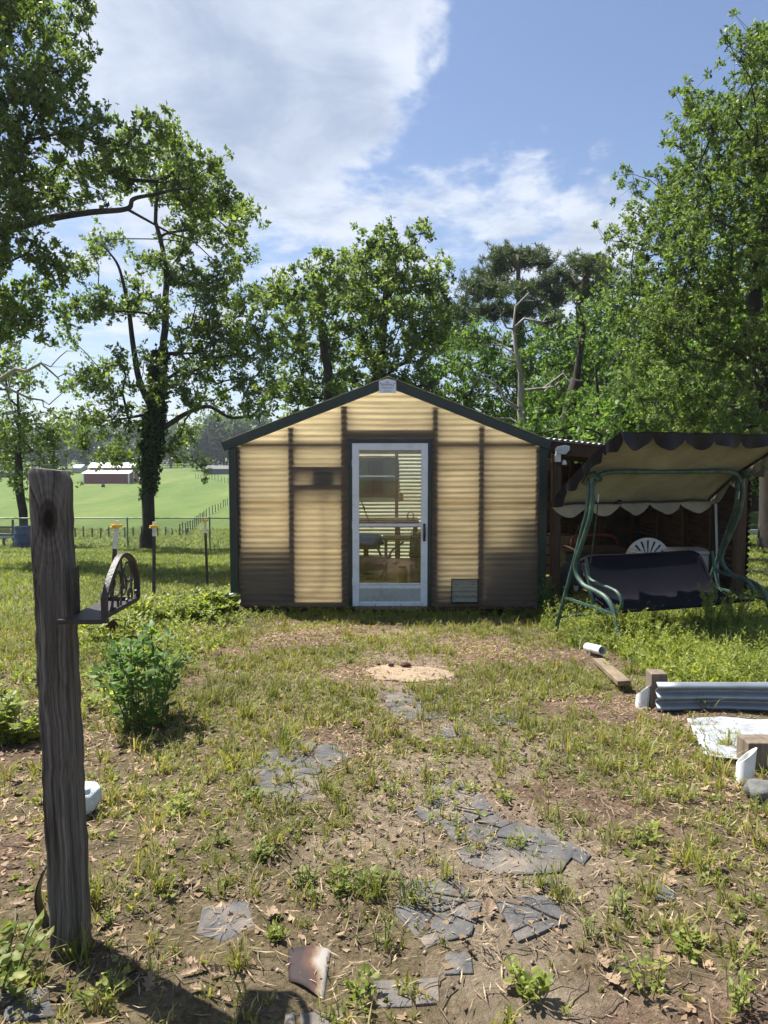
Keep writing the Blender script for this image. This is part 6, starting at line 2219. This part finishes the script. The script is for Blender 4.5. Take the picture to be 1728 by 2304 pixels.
def build_grass():
    rs = RG
    # yard: thin patchy tufts
    def dy(x, y):
        g = green_amt(x, y)
        return np.clip(g * 1.0, .16, .95) * (1 - .75 * sand_amt(x, y)) * (sstep(-2.2, -1.6, x - .22 * (6 - y)) * .6 + .4)
    P = scatter(44000, -4.6, 4.6, 1.5, 8.7, dy, rs, .8)
    h = .022 + .05 * rs.rand(len(P)) ** 1.6
    v, q, t = blades(P, 9, h, np.full(len(P) * 9, .0046), 1.0, rs)
    stuff_tri('yard_grass', v, q, t, M['grass'], 'thin patchy grass growing through the dirt yard')
    # bigger clumps
    P = scatter(2200, -4, 4.2, 1.5, 8.65, lambda x, y: green_amt(x, y) * .85 + .03, rs, .8)
    h = .07 + .07 * rs.rand(len(P))
    v, q, t = blades(P, 26, h, np.full(len(P) * 26, .0055), .9, rs)
    stuff_tri('grass_clumps', v, q, t, M['grass'], 'brighter grass clumps dotted over the yard')
    # lawn on the left and behind
    def dl(x, y):
        return green_amt(x, y) * sstep(5.0, 6.5, y) * np.clip((sstep(-1.2, -2.2, x + .12 * (y - 6)) + sstep(11, 13, y)), 0, 1)
    P = scatter(44000, -17, -1.2, 5.0, 27, dl, rs, 1.25)
    h = (.05 + .05 * rs.rand(len(P))) * (1 + .02 * P[:, 1])
    w = np.repeat(.0055 + .00065 * np.maximum(P[:, 1] - 6, 0), 6)
    v, q, t = blades(P, 6, h, w, 1.1, rs)
    stuff_tri('lawn_grass', v, q, t, M['lawn'], 'green lawn grass left of the shed')
    P = scatter(16000, 4.4, 12, 9, 18, lambda x, y: np.full(len(x), .8), rs, 1.0)
    h = .04 + .04 * rs.rand(len(P))
    v, q, t = blades(P, 6, h, np.full(len(P) * 6, .011), 1.1, rs)
    stuff_tri('lawn_grass', v, q, t, M['lawn'], 'sunlit short grass right of the lean-to')
    # pasture: coarse tufts far out so that it does not look bare
    P = scatter(26000, -60, 6, 26, 75, lambda x, y: np.full(len(x), .9), rs, 1.2)
    h = .16 + .14 * rs.rand(len(P))
    v, q, t = blades(P, 3, h, np.repeat(.02 + .0011 * P[:, 1], 3), 1.2, rs)
    stuff_tri('pasture_grass', v, q, t, M['lawn'], 'pasture grass beyond the chain link fence')
    # overgrown weeds on the right, round the swing and the bed
    def dw(x, y):
        e = sstep(.0, .8, (x - 1.55) - .0 * y - np.maximum(0, 6.2 - y) * .22)
        return np.clip(e, 0, 1)
    P = scatter(5200, 1.3, 5.2, 4.7, 8.9, dw, rs, 1.0)
    h = (.12 + .20 * rs.rand(len(P)) ** 1.3) * (.55 + .45 * sstep(1.8, 2.8, P[:, 0]))
    v, q, t = blades(P, 8, h, np.full(len(P) * 8, .007), .8, rs)
    stuff_tri('weed_grass', v, q, t, M['weed'], 'tall weedy grass round the swing and raised bed')
    # leafy weed stalks: rosettes of small leaves up a stem
    def stalks(P, hgt, nl, ls, asp, seed, tilt=.25):
        r = np.random.RandomState(seed)
        n = len(P)
        ax = unit(np.concatenate([r.randn(n, 2) * tilt, np.ones((n, 1))], 1))
        k = np.tile(np.arange(nl) / nl, n)
        A = np.repeat(P, nl, 0) + np.repeat(ax * hgt[:, None], nl, 0) * (.12 + .88 * k)[:, None]
        a = r.rand(n * nl) * 2 * np.pi
        D = unit(np.stack([np.cos(a), np.sin(a), r.uniform(.0, .9, n * nl)], 1))
        U = unit(np.cross(D, np.array([0, 0, 1.]) + r.randn(n * nl, 3) * .3))
        L = ls * r.uniform(.6, 1.3, n * nl) * (1.15 - .55 * k)
        return leaf_quads(A, D, U, L, L * asp)
    V, Fq, off = [], [], 0
    def put(v, f):
        nonlocal off
        V.append(v); Fq.append(f + off); off += len(v)
    P = scatter(2000, 1.4, 5.2, 4.75, 8.9, dw, rs, 1.0)
    put(*stalks(P, .14 + .24 * rs.rand(len(P)), 26, .050, .30, 1))
    P = scatter(9500, -4.5, 4.5, 1.5, 8.6, lambda x, y: (green_amt(x, y) * .75 + .08) * (fbm(x + 5, y + 8, 3, 2.1) > .44), rs, .8)
    put(*stalks(P, .018 + .05 * rs.rand(len(P)) ** 1.5, 8, .028, .50, 2, .5))
    P = scatter(420, -2.4, 2.4, 8.25, 8.62, lambda x, y: np.full(len(x), .9), rs)
    put(*stalks(P, .06 + .12 * rs.rand(len(P)), 16, .045, .35, 3, .4))
    P = scatter(420, -2.9, -1.9, 7.9, 9.4, lambda x, y: np.full(len(x), .9), rs)
    put(*stalks(P, .10 + .22 * rs.rand(len(P)), 18, .075, .60, 4, .35))
    P = scatter(700, -3.2, -1.5, 4.4, 8.2, lambda x, y: np.clip(.9 - .7 * np.abs(x + 2.15), 0, .8), rs)
    put(*stalks(P, .06 + .14 * rs.rand(len(P)), 14, .055, .45, 5, .4))
    P = scatter(900, 1.7, 5, 4.75, 7.2, dw, rs)
    put(*stalks(P, .10 + .12 * rs.rand(len(P)), 12, .060, .55, 6, .4))
    o = big_mesh('leafy_weeds', np.concatenate(V), np.concatenate(Fq), M['weed'])
    tag(o, 'low leafy weeds scattered over the yard', kind='stuff')
    # straw and litter on bare soil
    P = scatter(60000, -4, 4, 1.5, 8.6, lambda x, y: .25 + .6 * (fbm(x, y, 3, 1.7) > .45), rs, .75, False)
    n = len(P)
    a = rs.rand(n) * 6.28
    D = unit(np.stack([np.cos(a), np.sin(a), rs.randn(n) * .22], 1))
    U = unit(np.cross(D, np.array([0, 0, 1.]) + rs.randn(n, 3) * .2))
    ln = .02 + .07 * rs.rand(n) ** 2
    P2 = P + np.array([0, 0, .006]) + np.array([0, 0, .012]) * rs.rand(n, 1)
    v, f = leaf_quads(P2, D, U, ln, .0028 + .0025 * rs.rand(n), 0)
    tag(big_mesh('straw_litter', v, f, M['straw']), 'dry straw and grass bits strewn over the dirt', kind='stuff')
    def dlit(x, y):
        return np.clip(.22 + .75 * sstep(.48, .62, fbm(x + 9, y + 3, 3, 1.2)) + .5 * sstep(-.6, -1.4, x) * (1 - sstep(3.5, 6, y)), 0, 1) * (1 - .4 * sand_amt(x, y))
    P = scatter(60000, -4, 4.2, 1.5, 8.6, dlit, rs, .75, False)
    n = len(P)
    a = rs.rand(n) * 6.28
    D = unit(np.stack([np.cos(a), np.sin(a), rs.randn(n) * .28], 1))
    U = unit(np.cross(D, np.array([0, 0, 1.]) + rs.randn(n, 3) * .35))
    ln = .010 + .034 * rs.rand(n) ** 1.8
    v, f = leaf_quads(P + np.array([0, 0, .008]), D, U, ln, ln * rs.uniform(.4, .8, n), .3)
    tag(big_mesh('leaf_litter', v, f, M['litter']), 'brown leaf crumbs lying over the soil', kind='stuff')
    # crumbs of soil
    P = scatter(60000, -3.2, 3.4, 1.5, 7.0, lambda x, y: (.35 + .6 * (fbm(x + 3, y, 3, 2.4) > .5)) * (1 - .5 * sstep(3.5, 7, y)), rs, .7, False)
    n = len(P)
    s = .0022 + .0085 * rs.rand(n) ** 3
    dirs = np.array([[1, 0, 0], [-1, 0, 0], [0, 1, 0], [0, -1, 0], [0, 0, .8], [0, 0, -.6]])
    v = (P[:, None, :] + np.array([0, 0, .002]) + (dirs[None] * rs.uniform(.6, 1.25, (n, 6, 1))) * s[:, None, None]).reshape(-1, 3)
    tri = np.array([[0, 2, 4], [2, 1, 4], [1, 3, 4], [3, 0, 4], [2, 0, 5], [1, 2, 5], [3, 1, 5], [0, 3, 5]])
    f = (np.arange(n)[:, None, None] * 6 + tri[None]).reshape(-1, 3)
    tag(big_mesh('soil_crumbs', v, f, M['crumb'], nper=3), 'loose crumbs of soil and grit on the yard', kind='stuff')


build_grass()


def twigs():
    rs = random.Random(77)
    mb = MB()
    for k in range(260):
        p = G(rs.uniform(0, 1728), rs.uniform(1480, 2300))
        if p.y < 1.5 or blocked(np.array(p.x), np.array(p.y)):
            continue
        a = rs.uniform(0, 6.28)
        ln = rs.uniform(.04, .18)
        pts = []
        for q in range(5):
            a += rs.gauss(0, .25)
            x, y = p.x + math.cos(a) * ln * q / 4, p.y + math.sin(a) * ln * q / 4
            pts.append((x, y, gz(x, y) + .008 + .006 * rs.random()))
        mb.tube(pts, [.0026, .0024, .002, .0018, .001], 4)
    tag(mb.build('fallen_twigs', M['stump']), 'thin fallen twigs strewn over the yard', kind='stuff')


twigs()


def dry_leaves():
    """the larger dead oak leaves that can be told apart"""
    rs = random.Random(31)
    outline = [(0, 0), (.10, .05), (.20, .16), (.27, .08), (.38, .20), (.46, .30), (.54, .12), (.64, .24), (.74, .30), (.78, .12), (.88, .16), (1.0, .0)]
    meshes = []
    for q in range(5):
        pts = [(x, y * rs.uniform(.8, 1.2)) for x, y in outline] + [(x, -y * rs.uniform(.8, 1.2)) for x, y in outline[-2:0:-1]]
        curl = rs.uniform(.6, 2.4)
        roll = rs.uniform(.8, 2.6)
        vs = [(x - .5, y, curl * .28 * (x - .5) ** 2 + roll * 1.1 * y * y + rs.uniform(-.01, .02)) for x, y in pts]
        n = len(outline)
        mid = [(x - .5, 0, curl * .28 * (x - .5) ** 2) for x, _ in outline[1:-1]]
        base = len(vs)
        vs += mid
        fs = []
        up = list(range(0, n)); lo = [0] + list(range(len(pts) - 1, n - 2, -1))
        spine = [0] + [base + i for i in range(n - 2)] + [n - 1]
        for i in range(n - 1):
            for side, flip in ((up, False), (lo, True)):
                f = [spine[i], spine[i + 1], side[i + 1], side[i]]
                f = [f[j] for j in range(4) if f[j] not in f[:j]]
                if len(f) >= 3:
                    fs.append(tuple(f if flip else f[::-1]))
        me = bpy.data.meshes.new('dry_leaf')
        me.from_pydata(vs, [], fs)
        me.materials.append(M['dry_leaf'])
        me.shade_smooth()
        meshes.append(me)
    # where leaves lie in the photograph, denser around these pixels
    spots = [(330, 1910, 40, 26, 8), (310, 2040, 70, 40, 9), (60, 1830, 60, 50, 6), (430, 2000, 20, 14, 2), (330, 2190, 80, 30, 7), (80, 1760, 40, 30, 4), (1560, 1970, 60, 14, 7), (1690, 1880, 30, 20, 4), (1540, 1645, 50, 14, 6),
             (1380, 1920, 22, 8, 2), (1090, 2065, 30, 10, 2), (1110, 2050, 14, 8, 1), (470, 2210, 60, 30, 6), (40, 1960, 30, 40, 4), (1660, 2120, 40, 30, 4), (700, 2010, 120, 60, 5), (1480, 2100, 90, 40, 4), (850, 1920, 200, 60, 6), (1250, 2200, 120, 50, 4), (1390, 1540, 30, 20, 4)]
    for px, py, dx, dy, n in spots:
        for k in range(n):
            p = G(px + rs.gauss(0, dx), min(2290, py + rs.gauss(0, dy)))
            if p.y < 1.4:
                continue
            o = bpy.data.objects.new('dry_leaf', meshes[rs.randrange(5)])
            COL.objects.link(o)
            o.location = (p.x, p.y, p.z + .012)
            s = rs.uniform(.032, .068)
            o.scale = (s, s, s)
            o.rotation_euler = (rs.gauss(0, .35), rs.gauss(0, .35), rs.uniform(0, 6.28))
            tag(o, 'dry brown oak leaf curled on the dirt yard', 'dry leaf', 'dry oak leaves on the ground')


dry_leaves()


# ------------------------------------------------------------------ single plants
def shrub(name, label, cat, base, n_stem, h, spread, nl, ls, asp, seed, mat='bush', stemr=.005, group=None):
    rs = np.random.RandomState(seed)
    t = thing(name, base, label, cat, group)
    st = MB()
    C, Dd = [], []
    for k in range(n_stem):
        a = rs.rand() * 6.28
        r = spread * rs.rand() ** .6
        hh = h * rs.uniform(.55, 1.0)
        e = Vector((base.x + math.cos(a) * r, base.y + math.sin(a) * r, base.z + hh * (1 - .25 * r / max(spread, .01))))
        s = Vector((base.x + math.cos(a) * spread * .3, base.y + math.sin(a) * spread * .3, base.z - .02))
        m1 = s.lerp(e, .5) + Vector((0, 0, hh * .12))
        pth = spline([s, m1, e], 6)
        st.tube(pth, list(np.linspace(stemr, stemr * .4, len(pth))), 4)
        m = len(pth)
        for q in range(nl):
            i = min(m - 2, int((.06 + .94 * rs.rand() ** .85) * (m - 1)))
            p = pth[i].lerp(pth[i + 1], rs.rand())
            C.append((p.x, p.y, p.z))
            b = rs.rand() * 6.28
            Dd.append((math.cos(b), math.sin(b), rs.uniform(-.25, .6)))
    st.build('stems', M['hose'] if mat == 'x' else M['bark_g'] if mat == 'dry' else M['stem'], t)
    C = np.array(C); D = unit(np.array(Dd))
    n = len(C)
    U = unit(np.cross(D, np.array([0, 0, 1.]) + rs.randn(n, 3) * .25))
    L = ls * rs.uniform(.6, 1.25, n)
    pet = D * (L * .25)[:, None]
    # broad leaves of two folded halves with a drooping tip
    Nn = np.cross(D, U)
    P = C + pet
    w = L * asp
    a = P + D * (L * .33)[:, None]
    b2 = P + D * (L * .68)[:, None] - Nn * (L * .05)[:, None]
    tip = P + D * L[:, None] - Nn * (L * .20)[:, None]
    v = np.stack([P, a + U * (w * .46)[:, None] + Nn * (w * .14)[:, None], b2 + U * (w * .40)[:, None] + Nn * (w * .10)[:, None], tip,
                  b2 - U * (w * .40)[:, None] + Nn * (w * .10)[:, None], a - U * (w * .46)[:, None] + Nn * (w * .14)[:, None], a, b2], 1).reshape(-1, 3)
    i = np.arange(n)[:, None] * 8
    f = np.concatenate([np.concatenate([i, i + 6, i + 1, i + 1], 1)[:, :4]])
    tri = [(0, 6, 1), (6, 2, 1), (6, 7, 2), (7, 3, 2), (0, 5, 6), (6, 5, 4), (6, 4, 7), (7, 4, 3)]
    F3 = np.concatenate([np.concatenate([i + q for q in tr], 1) for tr in tri])
    o = big_mesh('foliage', v, F3, M[mat], t, nper=3)
    return t


def feather_weed(base, h, n, seed, label, spread=.22):
    """tall weed whose stems are furred with narrow leaves"""
    rs = np.random.RandomState(seed)
    t = thing('feathery_weed', base, label, 'weed', 'feathery weeds by the swing')
    st = MB()
    C, D = [], []
    for k in range(n):
        a = rs.rand() * 6.28
        e = base + Vector((math.cos(a) * spread * rs.uniform(.3, 1.2), math.sin(a) * spread * rs.uniform(.3, 1), h * rs.uniform(.6, 1)))
        pth = spline([base - Vector((0, 0, .03)), base.lerp(e, .5) + Vector((0, 0, .05)), e], 8)
        st.tube(pth, list(np.linspace(.005, .002, len(pth))), 4)
        for q in range(95):
            s = .22 + .78 * rs.rand()
            i = min(len(pth) - 2, int(s * (len(pth) - 1)))
            p = pth[i].lerp(pth[i + 1], rs.rand())
            ax = (pth[i + 1] - pth[i]).normalized()
            C.append(tuple(p))
            r = rs.randn(3)
            D.append(tuple(np.array(ax) * .55 + r / np.linalg.norm(r) * .8))
    st.build('stems', M['stem'], t)
    C, D = np.array(C), unit(np.array(D))
    U = unit(np.cross(D, rs.randn(len(C), 3)))
    L = rs.uniform(.020, .042, len(C))
    v, f = leaf_quads(C, D, U, L, L * .22, .1)
    big_mesh('foliage', v, f, M['weed'], t)


M['stem'] = mat_plain('green_stem', (.075, .10, .030), .7, .3, 30)


def plants():
    b = G(322, 1632)
    shrub('leafy_shrub', 'leafy green shrub in front of the leaning steel post', 'shrub', b, 27, .64, .36, 26, .072, .46, 5)
    b = G(262, 1450)
    shrub('leafy_weed', 'low weedy bush spreading at the foot of the nearest steel post', 'weed', b, 26, .34, .36, 20, .075, .40, 6, 'weed', group='broad-leaved weeds')
    b = G(305, 1420)
    shrub('leafy_weed', 'upright pale weed rising behind the leafy shrub', 'weed', b, 9, .50, .14, 22, .11, .28, 16, 'weed', group='broad-leaved weeds')
    b = G(25, 1665)
    shrub('leafy_weed', 'broad-leaved plant at the left edge beside the foreground post', 'weed', b, 34, .28, .26, 16, .062, .55, 7, 'weed', group='broad-leaved weeds')
    b = G(-10, 2215)
    shrub('leafy_weed', 'bright young plant low in the left bottom corner', 'weed', b, 18, .17, .15, 8, .042, .58, 8, 'weed', group='broad-leaved weeds')
    b = G(478, 1388)
    shrub('leafy_weed', 'bright green vine heap against the left shed corner', 'weed', b, 40, .36, .40, 24, .080, .66, 9, 'weed', group='broad-leaved weeds')
    b = G(1235, 1395)
    shrub('leafy_weed', 'dark spindly weed at the right shed corner', 'weed', b, 10, .55, .12, 24, .085, .28, 10, group='broad-leaved weeds')
    for px, py, h, n, lab in ((1600, 1455, .62, 16, 'tallest feathery weed in front of the right end of the swing seat'), (1655, 1440, .50, 12, 'feathery weed at the right edge under the swing arm'),
                              (1420, 1462, .40, 11, 'feathery weed hiding the foot of the front swing leg'), (1372, 1440, .33, 8, 'small feathery weed under the left swing armrest'),
                              (1478, 1470, .30, 8, 'small feathery weed before the middle of the swing seat'), (1520, 1500, .28, 9, 'feathery weed just behind the tin bed wall')):
        feather_weed(G(px, py), h, n, px, lab, .20)
    # small broad weeds in the foreground
    for k, (px, py, s, lab) in enumerate(((500, 1900, .07, 'tiny weed up-left of the dark flat stone'), (690, 1990, .10, 'leafy weed at the left of the row in mid foreground'), (760, 2010, .09, 'leafy weed in the middle of the foreground row'),
            (830, 2010, .08, 'leafy weed at the right of the foreground row'), (860, 2130, .11, 'dark clump of weed right of the rust-stained tile'), (950, 2030, .13, 'tall single weed growing on the lower path stones'), (830, 2250, .10, 'weed below and right of the rust-stained tile'),
            (250, 2250, .10, 'weed in the shadow near the foot of the post'), (1020, 1850, .07, 'weed growing at the left rim of the big cracked stones'), (880, 1790, .09, 'upright weed left of the big cracked stones'), (560, 1800, .09, 'weed just below the left group of stones'),
            (1190, 2230, .10, 'weed at the bottom edge right of the path'), (1330, 2110, .10, 'weed low between path and right edge'), (1400, 2060, .12, 'loose weed right of the lowest path stones'), (1460, 2230, .12, 'thick weed at the bottom right'),
            (1560, 2140, .11, 'weed between the bottom right clump and the leaf pile'), (1690, 2020, .12, 'weed at the right edge below the leaf pile'), (1650, 2260, .12, 'weed in the bottom right corner'), (590, 1930, .07, 'tiny weed above the dark flat stone'),
            (400, 1830, .08, 'weed right of the white cloth'), (250, 2080, .07, 'small weed right beside the foot of the post'), (1060, 1780, .07, 'little weed behind the big cracked stones'), (1145, 1800, .08, 'grassy weed right behind the big cracked stones'),
            (1440, 1900, .10, 'weed in the open dirt below the wooden stake'), (1510, 1800, .1, 'weed left of the white pipe stub at the right'), (620, 2110, .06, 'sprout right of the dark flat stone'))):
        p = G(px, py)
        shrub('foreground_weed', lab, 'weed', p, 5 + (k * 7) % 8, s * (.7 + .1 * (k % 5)), s * (.45 + .12 * (k % 4)), 6 + k % 4, .018 + .004 * (k % 4), .38 + .06 * (k % 4), 200 + k, 'weed', .0018, 'small foreground weeds')


plants()


# ------------------------------------------------------------------ air
def build_haze():
    o = MB().span((-530, -45, -9), (530, 895, 30)).build('haze', None)
    m = bpy.data.materials.new('thin_haze')
    m.use_nodes = True
    N, L = m.node_tree.nodes, m.node_tree.links
    N.clear()
    out = N.new('ShaderNodeOutputMaterial')
    v = N.new('ShaderNodeVolumePrincipled')
    v.inputs['Color'].default_value = (.80, .88, 1.0, 1)
    v.inputs['Density'].default_value = .00035
    v.inputs['Anisotropy'].default_value = .2
    L.new(v.outputs[0], out.inputs['Volume'])
    o.data.materials.append(m)
    tag(o, 'thin pale haze over the far pasture', kind='stuff')


build_haze()
